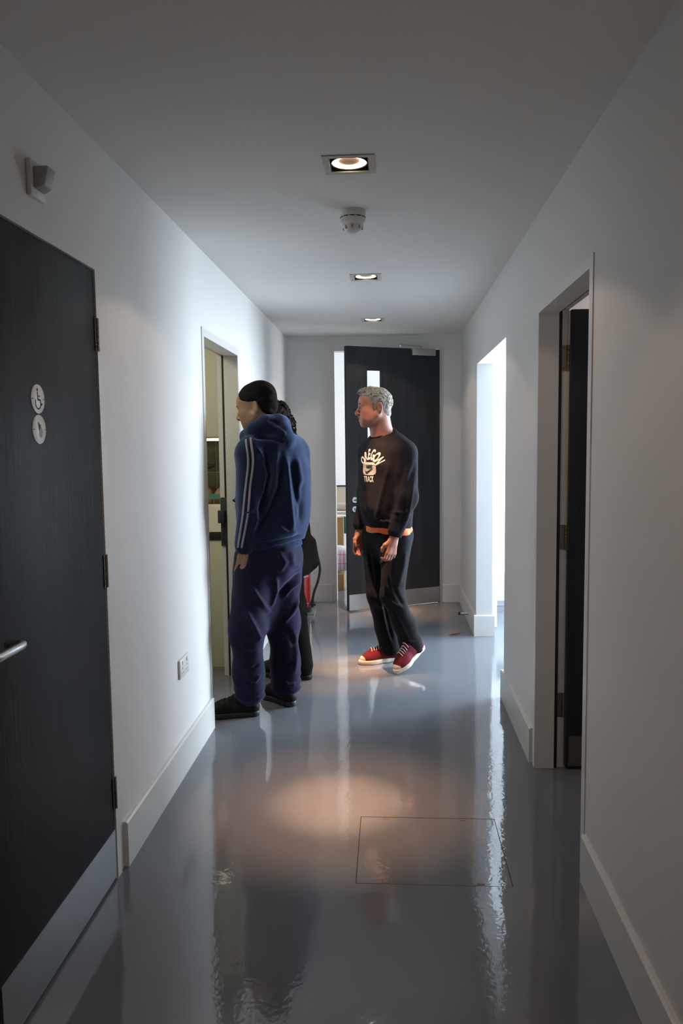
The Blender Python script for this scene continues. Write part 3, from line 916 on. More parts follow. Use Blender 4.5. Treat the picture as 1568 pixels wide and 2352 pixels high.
class Clay:
    def __init__(self, lo, hi, h):
        self.lo = np.array(lo, float)
        self.h = h
        self.n = np.ceil((np.array(hi, float) - self.lo) / h).astype(int) + 1
        self.D = np.full(self.n, 0.5, np.float32)
        self.ax = [(self.lo[i] + h * np.arange(self.n[i])).astype(np.float32) for i in range(3)]

    def block(self, lo, hi):
        a = np.clip(np.floor((np.array(lo) - self.lo) / self.h).astype(int), 0, self.n - 1)
        b = np.clip(np.ceil((np.array(hi) - self.lo) / self.h).astype(int) + 1, 1, self.n)
        if np.any(b <= a):
            return None, None
        sl = tuple(slice(a[i], b[i]) for i in range(3))
        X = self.ax[0][sl[0]][:, None, None]
        Y = self.ax[1][sl[1]][None, :, None]
        Z = self.ax[2][sl[2]][None, None, :]
        return sl, (X, Y, Z)

    def mix(self, sl, d, k, op):
        cur = self.D[sl]
        if op == 'add':
            self.D[sl] = smin(cur, d, k)
        elif op == 'sub':
            self.D[sl] = -smin(-cur, d, k)
        elif op == 'int':
            self.D[sl] = -smin(-cur, -d, k)

    def cone(self, a, b, ra, rb=None, k=0.02, op='add', sq=None):
        """tapered limb from a to b; sq=(direction, factor) flattens it along a direction"""
        a, b = np.array(a, float), np.array(b, float)
        rb = ra if rb is None else rb
        m = max(ra, rb) * (max(1, sq[1]) if sq else 1) + k + 0.03
        sl, P = self.block(np.minimum(a, b) - m, np.maximum(a, b) + m)
        if sl is None:
            return self
        ba = b - a
        L2 = max(float(ba @ ba), 1e-9)
        px, py, pz = P[0] - a[0], P[1] - a[1], P[2] - a[2]
        t = np.clip((px * ba[0] + py * ba[1] + pz * ba[2]) / L2, 0, 1)
        vx, vy, vz = px - t * ba[0], py - t * ba[1], pz - t * ba[2]
        q = vx * vx + vy * vy + vz * vz
        if sq:
            u = np.array(sq[0], float)
            u /= np.linalg.norm(u)
            c = vx * u[0] + vy * u[1] + vz * u[2]
            q = q + c * c * (1 / sq[1] ** 2 - 1)
        d = np.sqrt(np.maximum(q, 0)) - (ra + (rb - ra) * t)
        if sq and sq[1] < 1:
            d = d * (0.5 + 0.5 * sq[1])
        self.mix(sl, d.astype(np.float32), k, op)
        return self

    def chain(self, pts, rads, k=0.02, op='add', sq=None):
        for i in range(len(pts) - 1):
            s = sq
            self.cone(pts[i], pts[i + 1], rads[i], rads[i + 1], k, op, s)
        return self

    def ell(self, c, r, axes=None, k=0.02, op='add'):
        c, r = np.array(c, float), np.array(r, float)
        A = np.eye(3) if axes is None else np.array(axes, float)
        m = r.max() + k + 0.03
        sl, P = self.block(c - m, c + m)
        if sl is None:
            return self
        px, py, pz = P[0] - c[0], P[1] - c[1], P[2] - c[2]
        s0 = s1 = 0
        for i in range(3):
            q = px * A[i][0] + py * A[i][1] + pz * A[i][2]
            s0 = s0 + (q / r[i]) ** 2
            s1 = s1 + (q / r[i] ** 2) ** 2
        k0, k1 = np.sqrt(s0), np.sqrt(s1)
        d = k0 * (k0 - 1) / np.maximum(k1, 1e-6)
        self.mix(sl, d.astype(np.float32), k, op)
        return self

    def cut(self, p, n, k=0.0):
        """keep the side the normal points away from"""
        n = np.array(n, float)
        n /= np.linalg.norm(n)
        sl, P = self.block(self.lo, self.lo + self.h * self.n)
        d = (P[0] - p[0]) * n[0] + (P[1] - p[1]) * n[1] + (P[2] - p[2]) * n[2]
        self.mix(sl, d.astype(np.float32), k, 'int')
        return self

    def mesh(self):
        D = self.D
        D[0], D[-1], D[:, 0], D[:, -1], D[:, :, 0], D[:, :, -1] = 0.5, 0.5, 0.5, 0.5, 0.5, 0.5
        S = D < 0
        nx, ny, nz = D.shape
        cnt = np.zeros((nx - 1, ny - 1, nz - 1), np.uint8)
        for i in (0, 1):
            for j in (0, 1):
                for k in (0, 1):
                    cnt += S[i:nx - 1 + i, j:ny - 1 + j, k:nz - 1 + k]
        act = (cnt > 0) & (cnt < 8)
        idx = np.argwhere(act)
        vid = np.full(act.shape, -1, np.int32)
        vid[act] = np.arange(len(idx))
        cv = np.stack([D[idx[:, 0] + i, idx[:, 1] + j, idx[:, 2] + k] for i in (0, 1) for j in (0, 1) for k in (0, 1)], 1)
        off = np.array([(i, j, k) for i in (0, 1) for j in (0, 1) for k in (0, 1)], float)
        acc = np.zeros((len(idx), 3))
        num = np.zeros(len(idx))
        for a in range(8):
            for b in range(a + 1, 8):
                if np.abs(off[a] - off[b]).sum() != 1:
                    continue
                da, db = cv[:, a], cv[:, b]
                m = (da < 0) != (db < 0)
                t = np.where(m, da / np.where(m, da - db, 1), 0)
                acc[m] += off[a] + t[m, None] * (off[b] - off[a])
                num[m] += 1
        V = self.lo + self.h * (idx + acc / num[:, None])
        F = []
        for axn in range(3):
            o = [(1, 0, 0), (0, 1, 0), (0, 0, 1)][axn]
            A = S[:nx - o[0], :ny - o[1], :nz - o[2]]
            B = S[o[0]:, o[1]:, o[2]:]
            e = np.argwhere(A != B)
            u, v = [(1, 2), (2, 0), (0, 1)][axn]
            ok = (e[:, u] > 0) & (e[:, v] > 0)
            for w_ in (0, 1, 2):
                if w_ != axn:
                    ok &= e[:, w_] < D.shape[w_] - 1
            e = e[ok]
            du = np.zeros(3, int)
            dv = np.zeros(3, int)
            du[u] = 1
            dv[v] = 1
            q = np.stack([vid[tuple((e - du - dv).T)], vid[tuple((e - dv).T)], vid[tuple(e.T)], vid[tuple((e - du).T)]], 1)
            inside_first = S[tuple(e.T)]
            q[~inside_first] = q[~inside_first][:, ::-1]
            F.append(q)
        return V, np.concatenate(F)


def vnormals(V, F):
    n = np.cross(V[F[:, 2]] - V[F[:, 0]], V[F[:, 3]] - V[F[:, 1]])
    N = np.zeros_like(V)
    for i in range(4):
        np.add.at(N, F[:, i], n)
    return N / np.maximum(np.linalg.norm(N, axis=1), 1e-12)[:, None]


def folds(V, F, lines, xz=True, view=(-0.1, -1, 0)):
    """press or raise cloth folds: each line is (points, half width, height); only the side turned to `view` moves"""
    N = vnormals(V, F)
    vw = np.array(view, float)
    vw /= np.linalg.norm(vw)
    facing = np.clip((N @ vw) * 2.0 + 0.5, 0, 1)
    disp = np.zeros(len(V))
    for pts, wd, amp in lines:
        P = np.array(pts, float)
        best = np.full(len(V), 1e9)
        tt = np.zeros(len(V))
        Q = V[:, [0, 2]] if P.shape[1] == 2 else V
        n = len(P) - 1
        for i in range(n):
            a, b = P[i], P[i + 1]
            ba = b - a
            t = np.clip(((Q - a) @ ba) / (ba @ ba), 0, 1)
            d = np.linalg.norm(Q - a - t[:, None] * ba, axis=1)
            m = d < best
            best[m] = d[m]
            tt[m] = (i + t[m]) / n
        taper = np.clip(np.minimum(tt, 1 - tt) * 6, 0.15, 1)
        g = np.exp(-(best / wd) ** 2) * amp * taper
        disp += g * (facing if P.shape[1] == 2 else 1)
    return V + N * disp[:, None]


def ripple(V, F, amp, scale, seed, stretch=(1, 1, 1)):
    """slight unevenness of cloth, skin or hair"""
    g = np.random.default_rng(seed)
    N = vnormals(V, F)
    s = np.zeros(len(V))
    for _ in range(9):
        kv = g.normal(size=3) * scale * np.array(stretch)
        s += np.sin(V @ kv + g.uniform(0, 6.28) + 1.3 * np.sin(V @ (kv[[1, 2, 0]] * 0.6)))
    return V + N * (s / 9 * amp * 1.8)[:, None]


def sculpt(name, clay_vf, material, parent=None):
    V, F = clay_vf
    me = bpy.data.meshes.new(name)
    me.vertices.add(len(V))
    me.vertices.foreach_set('co', V.astype(np.float32).ravel())
    me.loops.add(F.size)
    me.loops.foreach_set('vertex_index', F.astype(np.int32).ravel())
    me.polygons.add(len(F))
    me.polygons.foreach_set('loop_start', np.arange(0, F.size, 4, dtype=np.int32))
    me.polygons.foreach_set('use_smooth', np.ones(len(F), bool))
    me.update(calc_edges=True)
    me.validate()
    me.materials.append(M[material] if isinstance(material, str) else material)
    o = bpy.data.objects.new(name, me)
    COL.objects.link(o)
    if parent is not None:
        o.parent = parent
    return o


class Frame:
    """local axes: f forward, l left, u up, from an origin"""
    def __init__(self, o, fwd, pitch=0.0, roll=0.0):
        self.o = np.array(o, float)
        f = np.array([fwd[0], fwd[1], 0.0])
        f /= np.linalg.norm(f)
        l = np.array([-f[1], f[0], 0.0])
        u = np.array([0, 0, 1.0])
        f2 = f * math.cos(pitch) - u * math.sin(pitch)
        u2 = u * math.cos(pitch) + f * math.sin(pitch)
        l2 = l * math.cos(roll) + u2 * math.sin(roll)
        u3 = u2 * math.cos(roll) - l * math.sin(roll)
        self.f, self.l, self.u = f2, l2, u3
        self.A = [f2, l2, u3]

    def __call__(self, f, l, u):
        return self.o + self.f * f + self.l * l + self.u * u


def head_clay(c, fr, s=1.0, jaw=1.0):
    """skull, face and ears; the origin of the frame is between the ears"""
    def p(a, b, d):
        return fr(a * s, b * s, d * s)
    A = fr.A
    c.ell(p(-0.012, 0, 0.040), (0.100 * s, 0.077 * s, 0.086 * s), A, 0.02)
    c.ell(p(0.038, 0, -0.020), (0.055 * s, 0.060 * s, 0.085 * s), A, 0.035)
    c.ell(p(0.050, 0, 0.045), (0.046 * s, 0.060 * s, 0.050 * s), A, 0.03)
    for q in (-1, 1):
        c.cone(p(-0.006, q * 0.056, -0.045), p(0.058, q * 0.024, -0.098), 0.022 * s * jaw, 0.019 * s, 0.03)
        c.ell(p(0.054, q * 0.041, -0.020), (0.026 * s, 0.021 * s, 0.020 * s), A, 0.04)
        c.ell(p(0.036, q * 0.036, -0.055), (0.042 * s, 0.024 * s, 0.042 * s), A, 0.03)
    c.cone(p(0.071, -0.011, -0.101), p(0.071, 0.011, -0.101), 0.0215 * s, None, 0.020)
    c.cone(p(0.060, -0.02, -0.065), p(0.060, 0.02, -0.065), 0.027 * s, None, 0.03)
    for q in (-1, 1):
        c.ell(p(0.101, q * 0.032, 0.003), (0.024 * s, 0.019 * s, 0.0125 * s), A, 0.008, 'sub')
        c.cone(p(0.091, q * 0.014, 0.022), p(0.077, q * 0.047, 0.023), 0.0085 * s, 0.008 * s, 0.010)
        c.chain([p(0.0880, q * 0.018, 0.0085), p(0.0905, q * 0.031, 0.0125), p(0.0790, q * 0.046, 0.0065)], [0.0030 * s, 0.0042 * s, 0.0030 * s], 0.004)
        c.chain([p(0.0870, q * 0.018, -0.0015), p(0.0885, q * 0.031, -0.0065), p(0.0790, q * 0.045, -0.0010)], [0.0030 * s, 0.0045 * s, 0.0032 * s], 0.006)
        c.ell(p(0.105, q * 0.0125, -0.037), (0.010 * s, 0.0075 * s, 0.0075 * s), A, 0.008)
    c.chain([p(0.089, 0, 0.016), p(0.104, 0, -0.012), p(0.117, 0, -0.031)], [0.008 * s, 0.0092 * s, 0.0112 * s], 0.012)
    c.cone(p(0.112, 0, -0.037), p(0.096, 0, -0.046), 0.008 * s, 0.008 * s, 0.008)
    for q in (-1, 1):
        c.ell(p(0.1075, q * 0.0075, -0.0445), (0.004 * s, 0.003 * s, 0.003 * s), A, 0.004, 'sub')
    c.chain([p(0.082, -0.024, -0.0665), p(0.0955, 0, -0.0615), p(0.082, 0.024, -0.0665)], [0.004 * s, 0.0075 * s, 0.004 * s], 0.008)
    c.chain([p(0.080, -0.021, -0.0735), p(0.0935, 0, -0.0765), p(0.080, 0.021, -0.0735)], [0.004 * s, 0.0080 * s, 0.004 * s], 0.008)
    c.chain([p(0.086, -0.023, -0.0695), p(0.103, 0, -0.069), p(0.086, 0.023, -0.0695)], [0.0018 * s, 0.0028 * s, 0.0018 * s], 0.004, 'sub')
    for q in (-1, 1):
        E_ = [fr.f * 0.95 + fr.l * q * -0.30, fr.l * q * 0.95 + fr.f * 0.30, fr.u]
        c.ell(p(-0.026, q * 0.079, 0.000), (0.019 * s, 0.0075 * s, 0.033 * s), E_, 0.008)
        c.ell(p(-0.027, q * 0.076, -0.024), (0.011 * s, 0.007 * s, 0.013 * s), E_, 0.008)
        c.ell(p(-0.019, q * 0.088, 0.000), (0.0105 * s, 0.0085 * s, 0.021 * s), E_, 0.003, 'sub')


def hand_clay(c, o, d, palm_n, side, curl=0.5, s=1.0, spread=0.10):
    """palm, four fingers of different length and a thumb. d: wrist to knuckles, palm_n: out of the palm, side: towards the thumb"""
    d = np.array(d, float); d /= np.linalg.norm(d)
    n = np.array(palm_n, float); n -= d * (n @ d); n /= np.linalg.norm(n)
    t = np.cross(d, n)
    if t @ np.array(side, float) < 0:
        t = -t
    o = np.array(o, float)

    def P(a, b, e):
        return o + (d * a + t * b + n * e) * s
    for b in (-0.028, -0.010, 0.010, 0.027):
        c.cone(P(0.0, b * 0.6, 0), P(0.082, b, -0.003), 0.0150 * s, 0.0125 * s, 0.012)
    c.cone(P(-0.05, 0, 0), P(0.01, 0, 0), 0.026 * s, 0.025 * s, 0.02, sq=(n, 0.78))
    for i, (b, L, r) in enumerate(((-0.031, 0.060, 0.0078), (-0.0105, 0.076, 0.0088), (0.0105, 0.082, 0.0092), (0.0310, 0.073, 0.0090))):
        q = P(0.084 - (0.008 if i == 0 else 0), b, -0.004)
        a = 0.0
        dirv = d + t * (b * spread * 10 * 0.25)
        seg = [0.46 * L, 0.30 * L, 0.24 * L]
        ang_ = 0.25 * curl
        pts, rads = [q], [r * 1.12]
        for k, sg in enumerate(seg):
            a += ang_ if k == 0 else curl * (1.25 if k == 1 else 0.9)
            q = q + (dirv * math.cos(a) + n * math.sin(a)) / np.linalg.norm(dirv) * sg * s
            pts.append(q)
            rads.append(r * (1.05, 0.98, 0.84)[k])
        c.chain(pts, [x * s for x in rads], 0.004)
    c.chain([P(0.008, 0.020, 0.006), P(0.038, 0.044, 0.016), P(0.062, 0.050, 0.026), P(0.082, 0.044, 0.034)], [0.0160 * s, 0.0130 * s, 0.0108 * s, 0.0088 * s], 0.010)


def shoe_parts(fr, L=0.29, w=0.048, person=None, kind='sneaker'):
    """frame origin: ball of the heel on the ground under the ankle; f towards the toe"""
    lo = np.min([fr(a, b, d) for a in (-0.12, L) for b in (-0.09, 0.09) for d in (-0.03, 0.16)], axis=0) - 0.02
    hi = np.max([fr(a, b, d) for a in (-0.12, L) for b in (-0.09, 0.09) for d in (-0.03, 0.16)], axis=0) + 0.02
    hz = 0.0035
    toe = L - 0.065
    up = Clay(lo, hi, hz)
    up.chain([fr(-0.028, 0, 0.045), fr(0.05, 0, 0.048), fr(0.12, 0, 0.044), fr(toe - 0.045, 0.002, 0.036)], [0.037, 0.036, 0.041, 0.037], 0.03, sq=(fr.u, 1.0))
    up.cone(fr(-0.024, 0, 0.05), fr(-0.018, 0, 0.105), 0.036, 0.034, 0.03)
    up.cone(fr(0.02, 0, 0.06), fr(0.055, 0, 0.095), 0.036, 0.026, 0.03)
    up.cone(fr(0.055, 0, 0.090), fr(0.135, 0, 0.066), 0.020, 0.016, 0.03)
    up.ell(fr(toe - 0.045, 0.002, 0.034), (0.066, 0.044, 0.030), fr.A, 0.03)
    up.cut(fr(0, 0, 0.012), -fr.u, 0.004)
    so = Clay(lo, hi, hz)
    so.chain([fr(-0.030, 0, 0.014), fr(0.05, 0.002, 0.014), fr(0.125, 0.003, 0.014), fr(toe - 0.035, 0.002, 0.014)], [0.040, 0.0365, 0.047, 0.044], 0.03)
    so.cone(fr(toe - 0.04, 0.002, 0.014), fr(toe + 0.006, 0.004, 0.014), 0.043, 0.028, 0.03)
    so.cut(fr(0, 0, 0.030), fr.u, 0.004)
    so.cut(fr(0, 0, 0.0), -fr.u, 0.003)
    return up, so

# ------------------------------------------------------------------ people
M['skin_a'] = mat('skin_ruddy', (0.40, 0.165, 0.115), 0.5, noise=0.10, nscale=30)
M['skin_b'] = mat('skin_tan', (0.29, 0.16, 0.09), 0.5, noise=0.08, nscale=30)
M['hair_grey'] = mat('hair_grey', (0.27, 0.26, 0.225), 0.7, spec=0.25, noise=0.55, nscale=45, bump=0.002, bscale=130)
M['hair_dark'] = mat('hair_dark', (0.018, 0.011, 0.009), 0.75, spec=0.2, noise=0.5, nscale=60, bump=0.002, bscale=120)
M['brow'] = mat('brow_hair', (0.09, 0.06, 0.045), 0.7)
M['stubble'] = mat('sideburn_hair', (0.24, 0.14, 0.10), 0.7)
M['eye_white'] = mat('eye_white', (0.62, 0.58, 0.55), 0.25)
M['eye_iris'] = mat('eye_iris', (0.05, 0.06, 0.07), 0.2)
M['beanie'] = mat('beanie_knit', (0.010, 0.010, 0.009), 0.95, spec=0.08, bump=0.0012, bscale=260, noise=0.3, nscale=40)
M['sweat'] = mat('sweatshirt_charcoal', (0.016, 0.015, 0.019), 0.9, spec=0.12, noise=0.15, nscale=10, bump=0.0006, bscale=300)
M['orange'] = mat('orange_shirt', (0.85, 0.16, 0.03), 0.7, noise=0.08, nscale=14)
M['jeans'] = mat('black_denim', (0.009, 0.009, 0.011), 0.85, spec=0.15, noise=0.3, nscale=12, bump=0.0005, bscale=250)
M['hoodie'] = mat('navy_hoodie', (0.0062, 0.0100, 0.0245), 0.9, spec=0.10, sheen=0.65, sheen_tint=(0.30, 0.42, 0.85), noise=0.18, nscale=9, bump=0.0006, bscale=300)
M['navy'] = mat('navy_trousers', (0.0095, 0.0095, 0.026), 0.85, spec=0.12, sheen=0.25, sheen_tint=(0.42, 0.40, 0.85), noise=0.15, nscale=9, bump=0.0005, bscale=280)
M['stripe'] = mat('grey_stripe', (0.22, 0.21, 0.23), 0.8)
M['print'] = mat('faded_white_print', (0.66, 0.60, 0.53), 0.75)
M['print_dark'] = mat('dark_print', (0.03, 0.028, 0.032), 0.8)
M['canvas_red'] = mat('red_canvas', (0.13, 0.010, 0.020), 0.8, spec=0.2, noise=0.12, nscale=30)
M['rubber_white'] = mat('cream_rubber', (0.66, 0.56, 0.44), 0.5, noise=0.05, nscale=20)
M['lace'] = mat('white_lace', (0.70, 0.62, 0.52), 0.7)
M['tongue'] = mat('dark_tongue', (0.06, 0.05, 0.045), 0.8)
M['shoe_black'] = mat('black_shoe', (0.006, 0.006, 0.006), 0.6, spec=0.2)
M['jacket'] = mat('black_jacket', (0.008, 0.008, 0.008), 0.85, spec=0.12, noise=0.2, nscale=8)
M['blue_star'] = mat('blue_star', (0.04, 0.07, 0.30), 0.6)


def eye_and_brow(person, fr, s=1.0, brow='brow'):
    for q in (-1, 1):
        e = lathe('eye', [(0, -0.0125 * s), (0.008 * s, -0.0095 * s), (0.0125 * s, 0), (0.0105 * s, 0.0065 * s), (0.0062 * s, 0.0109 * s)], 'eye_white', Vector(fr(0.0785 * s, q * 0.032 * s, 0.003 * s)), Vector(fr.f + fr.l * q * 0.15), seg=20)
        lathe('iris', [(0.0064 * s, 0.0105 * s), (0.0045 * s, 0.0118 * s), (0, 0.0127 * s)], 'eye_iris', Vector(fr(0.0785 * s, q * 0.032 * s, 0.003 * s)), Vector(fr.f + fr.l * q * 0.15), e, seg=16)
        b = tube('eyebrow', catmull([Vector(fr(0.0990 * s, q * 0.011 * s, 0.0250 * s)), Vector(fr(0.0935 * s, q * 0.030 * s, 0.0305 * s)), Vector(fr(0.0795 * s, q * 0.051 * s, 0.0255 * s))], 4), [0.004, 0.0054, 0.006, 0.0062, 0.0062, 0.0058, 0.0052, 0.004, 0.0022], brow, seg=8)
        e.parent = person
        b.parent = person


def tufts(c, fr, n, ok, r0, r1, L, seed, base=(-0.012, 0, 0.040), rad=(0.108, 0.085, 0.094), lift=0.35, k=0.004, curl=0.6, comb=(-0.5, 0, -0.6)):
    g = np.random.default_rng(seed)
    made = 0
    while made < n:
        v = g.normal(size=3)
        v /= np.linalg.norm(v)
        P = np.array(base) + v * np.array(rad)
        if not ok(P, v):
            continue
        tdir = g.normal(size=3) * curl + np.array(comb)
        tdir -= v * (tdir @ v)
        tdir /= np.linalg.norm(tdir)
        Lq = L * g.uniform(0.6, 1.3)
        a, m_, b = P - v * 0.004, P + v * lift * Lq * 0.6 + tdir * Lq * 0.5, P + v * lift * Lq * 0.45 + tdir * Lq
        c.chain([fr(*a), fr(*m_), fr(*b)], [r0, (r0 + r1) / 2, r1], k)
        made += 1


def surface_hit(bvh, p, d):
    h = bvh.ray_cast(Vector(p), Vector(d).normalized())
    return h[0], h[1]


def bvh_of(vf):
    V, F = vf
    return BVHTree.FromPolygons([tuple(v) for v in V], [tuple(int(i) for i in f) for f in F])


# ================================================================== the grey haired man walking
FC, LC_ = np.array([-0.8, -0.6, 0]), np.array([0.6, -0.8, 0])
hf = Frame((-0.103, 5.0, 1.700), (-0.985, -0.17), 0.02)
shN, elN, wrN = np.array([0.092, 4.868, 1.415]), np.array([0.098, 4.805, 1.135]), np.array([0.025, 4.778, 0.895])
shF, elF, wrF = np.array([-0.142, 5.172, 1.415]), np.array([-0.160, 5.185, 1.145]), np.array([-0.206, 5.118, 0.900])
hipN, knN, anN = np.array([0.040, 4.965, 0.87]), np.array([0.005, 4.878, 0.485]), np.array([0.150, 4.945, 0.165])
hipF, knF, anF = np.array([-0.100, 5.10, 0.87]), np.array([-0.088, 5.055, 0.470]), np.array([-0.004, 5.108, 0.090])
c = Clay((-0.34, 4.64, 0.0), (0.28, 5.30, 1.86), 0.0045)
c.chain([(-0.025, 5.03, 0.92), (-0.03, 5.03, 1.08), (-0.03, 5.025, 1.30), (-0.028, 5.03, 1.42)], [0.150, 0.145, 0.165, 0.13], 0.05, sq=(FC, 0.66))
c.cone(shN, shF, 0.055, 0.055, 0.06)
c.cone((-0.050, 5.035, 1.44), hf(-0.018, 0, -0.03), 0.068, 0.060, 0.04)
c.cone((-0.035, 5.03, 1.46), hf(-0.045, 0, -0.05), 0.060, 0.050, 0.04)
for a, b, d in ((shN, elN, wrN), (shF, elF, wrF)):
    c.chain([a, b], [0.050, 0.040], 0.03)
    c.chain([b, d], [0.040, 0.027], 0.02)
for a, b, d in ((hipN, knN, anN), (hipF, knF, anF)):
    c.chain([a, b], [0.082, 0.056], 0.05)
    c.chain([b, d], [0.056, 0.036], 0.02)
c.cone(anN, (0.06, 4.82, 0.045), 0.034, 0.028, 0.02)
c.cone(anF, (-0.14, 5.05, 0.045), 0.034, 0.028, 0.02)
head_clay(c, hf)
hand_clay(c, wrN + np.array([-0.010, -0.002, -0.030]), (-0.22, -0.05, -1), (-0.6, 0.8, 0.05), FC, 0.75)
hand_clay(c, wrF + np.array([-0.004, 0.0, -0.030]), (-0.10, -0.06, -1), (0.6, -0.8, 0), FC, 0.55)
man = sculpt('person', c.mesh(), 'skin_a')
tag(man, 'grey haired person in dark sweatshirt and red sneakers walking before the end door', 'person')
eye_and_brow(man, hf)


def man_hair_ok(P, v):
    f, l, u = P
    if f > 0.050 and u < 0.098:
        return False
    if u < 0.045 + f * 0.9 and f > 0.0:
        return False
    if u < -0.055 or (f > -0.062 and u < 0.048 and abs(l) > 0.03):
        return False
    return True


hc = Clay(hf((0), 0, 0) - 0.19, hf(0, 0, 0) + 0.19, 0.003)
hc.ell(hf(-0.014, 0, 0.040), (0.1035, 0.0805, 0.089), hf.A, 0.0)
hc.ell(hf(0.020, 0, 0.084), (0.074, 0.062, 0.043), hf.A, 0.02)
hc.ell(hf(-0.060, 0, -0.03), (0.050, 0.056, 0.052), hf.A, 0.02)
hc.cut(hf(-0.09, 0, -0.078), hf.f * 0.35 - hf.u, 0.006)
hc.ell(hf(0.095, 0, -0.010), (0.078, 0.13, 0.092), hf.A, 0.012, 'sub')
hc.ell(hf(0.030, 0, -0.060), (0.075, 0.13, 0.088), hf.A, 0.008, 'sub')
for q in (-1, 1):
    hc.ell(hf(-0.022, q * 0.088, -0.004), (0.030, 0.034, 0.044), hf.A, 0.006, 'sub')
tufts(hc, hf, 420, man_hair_ok, 0.0050, 0.0024, 0.024, 3, rad=(0.104, 0.081, 0.090), lift=0.22, curl=0.45, comb=(-1.0, 0, -0.15))
tufts(hc, hf, 50, lambda P, v: P[0] > 0.02 and P[2] > 0.085, 0.0055, 0.0028, 0.026, 4, base=(0.02, 0, 0.085), rad=(0.074, 0.060, 0.042), lift=0.45, curl=0.4, comb=(-0.4, 0.2, 0.9))
V, F = hc.mesh()
sculpt('hair', (ripple(V, F, 0.0012, 180, 2), F), 'hair_grey', man)
for q in (-1, 1):
    sbn = Clay(hf(0, 0, 0) - 0.12, hf(0, 0, 0) + 0.12, 0.003)
    sbn.chain([hf(0.006, q * 0.0735, 0.030), hf(0.008, q * 0.0725, 0.004), hf(0.013, q * 0.0685, -0.022)], [0.012, 0.0105, 0.0085], 0.004, sq=(hf.l, 0.5))
    sculpt('sideburn', sbn.mesh(), 'stubble', man)
er = lathe('earring', [(0, -0.003), (0.002, -0.0022), (0.003, 0), (0.002, 0.0022), (0, 0.003)], 'steel', Vector(hf(-0.026, -0.083, -0.040)), (0, 0, 1), man, seg=12)
lathe('earring', [(0, -0.003), (0.002, -0.0022), (0.003, 0), (0.002, 0.0022), (0, 0.003)], 'steel', Vector(hf(-0.026, 0.083, -0.040)), (0, 0, 1), man, seg=12)

# sweatshirt
s_ = Clay((-0.36, 4.62, 0.84), (0.27, 5.40, 1.60), 0.0055)
s_.chain([(-0.020, 5.022, 0.955), (-0.028, 5.018, 1.07), (-0.030, 5.02, 1.20), (-0.030, 5.022, 1.33), (-0.028, 5.025, 1.40)], [0.186, 0.200, 0.205, 0.205, 0.165], 0.05, sq=(FC, 0.70))
s_.cone(shN + [-0.005, 0, 0.0], shF, 0.068, 0.068, 0.06)
s_.cone((-0.030, 5.035, 1.492), shN + [-0.02, 0.02, 0.040], 0.066, 0.045, 0.05)
s_.cone((-0.030, 5.035, 1.492), shF + [0.02, -0.02, 0.035], 0.062, 0.045, 0.05)
s_.chain([shN + [-0.004, 0.004, -0.015], elN, wrN + [0.006, 0.004, 0.035]], [0.082, 0.070, 0.050], 0.035)
s_.cone(wrN + [0.010, 0.004, 0.05], wrN + [0.0, 0.0, -0.012], 0.040, 0.037, 0.012)
s_.chain([shF + [0.004, -0.004, -0.015], elF, wrF + [0.0, 0.0, 0.035]], [0.078, 0.060, 0.046], 0.035)
s_.cone(wrF + [0, 0, 0.05], wrF + [0.0, 0.0, -0.012], 0.038, 0.036, 0.012)
s_.cone((-0.020, 5.022, 0.955), (-0.020, 5.022, 0.905), 0.178, 0.170, 0.02, sq=(FC, 0.72))
X_, Y_, Z_ = s_.block(s_.lo, s_.lo + s_.h * s_.n)[1]
# open the bottom hem and the cuffs
hz_ = 0.930 - 0.02 * (X_ + 0.02)
free = (np.hypot(X_ - wrN[0], Y_ - wrN[1]) > 0.062) & (np.hypot(X_ - wrF[0], Y_ - wrF[1]) > 0.058)
s_.D = np.where(free, np.maximum(s_.D, hz_ - Z_), s_.D).astype(np.float32)
for wv, dv in ((wrN, (-0.22, -0.05, -1)), (wrF, (-0.10, -0.06, -1))):
    dv = np.array(dv) / np.linalg.norm(dv)
    s_.cone(wv + dv * 0.036, wv + dv * 0.13, 0.046, 0.05, 0.003, 'sub')
# neckline: a short standing collar, cut level and opened for the neck
s_.cone((-0.046, 5.03, 1.44), (-0.048, 5.035, 1.58), 0.100, 0.078, 0.03)
pl_n = FC * 0.42 + np.array([0, 0, 1.0])
lev = (X_ + 0.058) * pl_n[0] + (Y_ - 5.03) * pl_n[1] + (Z_ - 1.538)
s_.D = np.where(np.hypot(X_ + 0.058, Y_ - 5.03) < 0.135, -smin(-s_.D, -lev, 0.006), s_.D).astype(np.float32)
s_.cone((-0.050, 5.03, 1.47), hf(-0.022, 0, -0.02), 0.0685, 0.066, 0.003, 'sub')
V, F = s_.mesh()
V = ripple(V, F, 0.0045, 20, 8, (1, 1, 0.7))
V = folds(V, F, [
    ([(0.160, 1.357), (0.104, 1.194), (0.076, 1.031), (0.048, 0.935)], 0.014, -0.012),
    ([(0.119, 1.412), (0.059, 1.248), (0.022, 1.110), (-0.006, 0.999)], 0.018, -0.013),
    ([(0.145, 1.249), (0.117, 1.086), (0.089, 0.949)], 0.012, 0.008),
    ([(-0.004, 1.358), (-0.046, 1.193), (-0.080, 1.055), (-0.097, 0.971)], 0.016, 0.009),
    ([(0.008, 1.050), (0.076, 1.042), (0.144, 1.064)], 0.008, 0.007),
    ([(0.021, 0.990), (0.076, 0.976), (0.130, 0.993)], 0.008, -0.006),
    ([(-0.103, 1.005), (-0.048, 0.976), (0.008, 0.982)], 0.008, 0.008),
    ([(-0.173, 1.217), (-0.166, 1.076), (-0.133, 0.976)], 0.012, -0.006),
])
sweat_vf = (V, F)
sweat = sculpt('sweatshirt', sweat_vf, 'sweat', man)
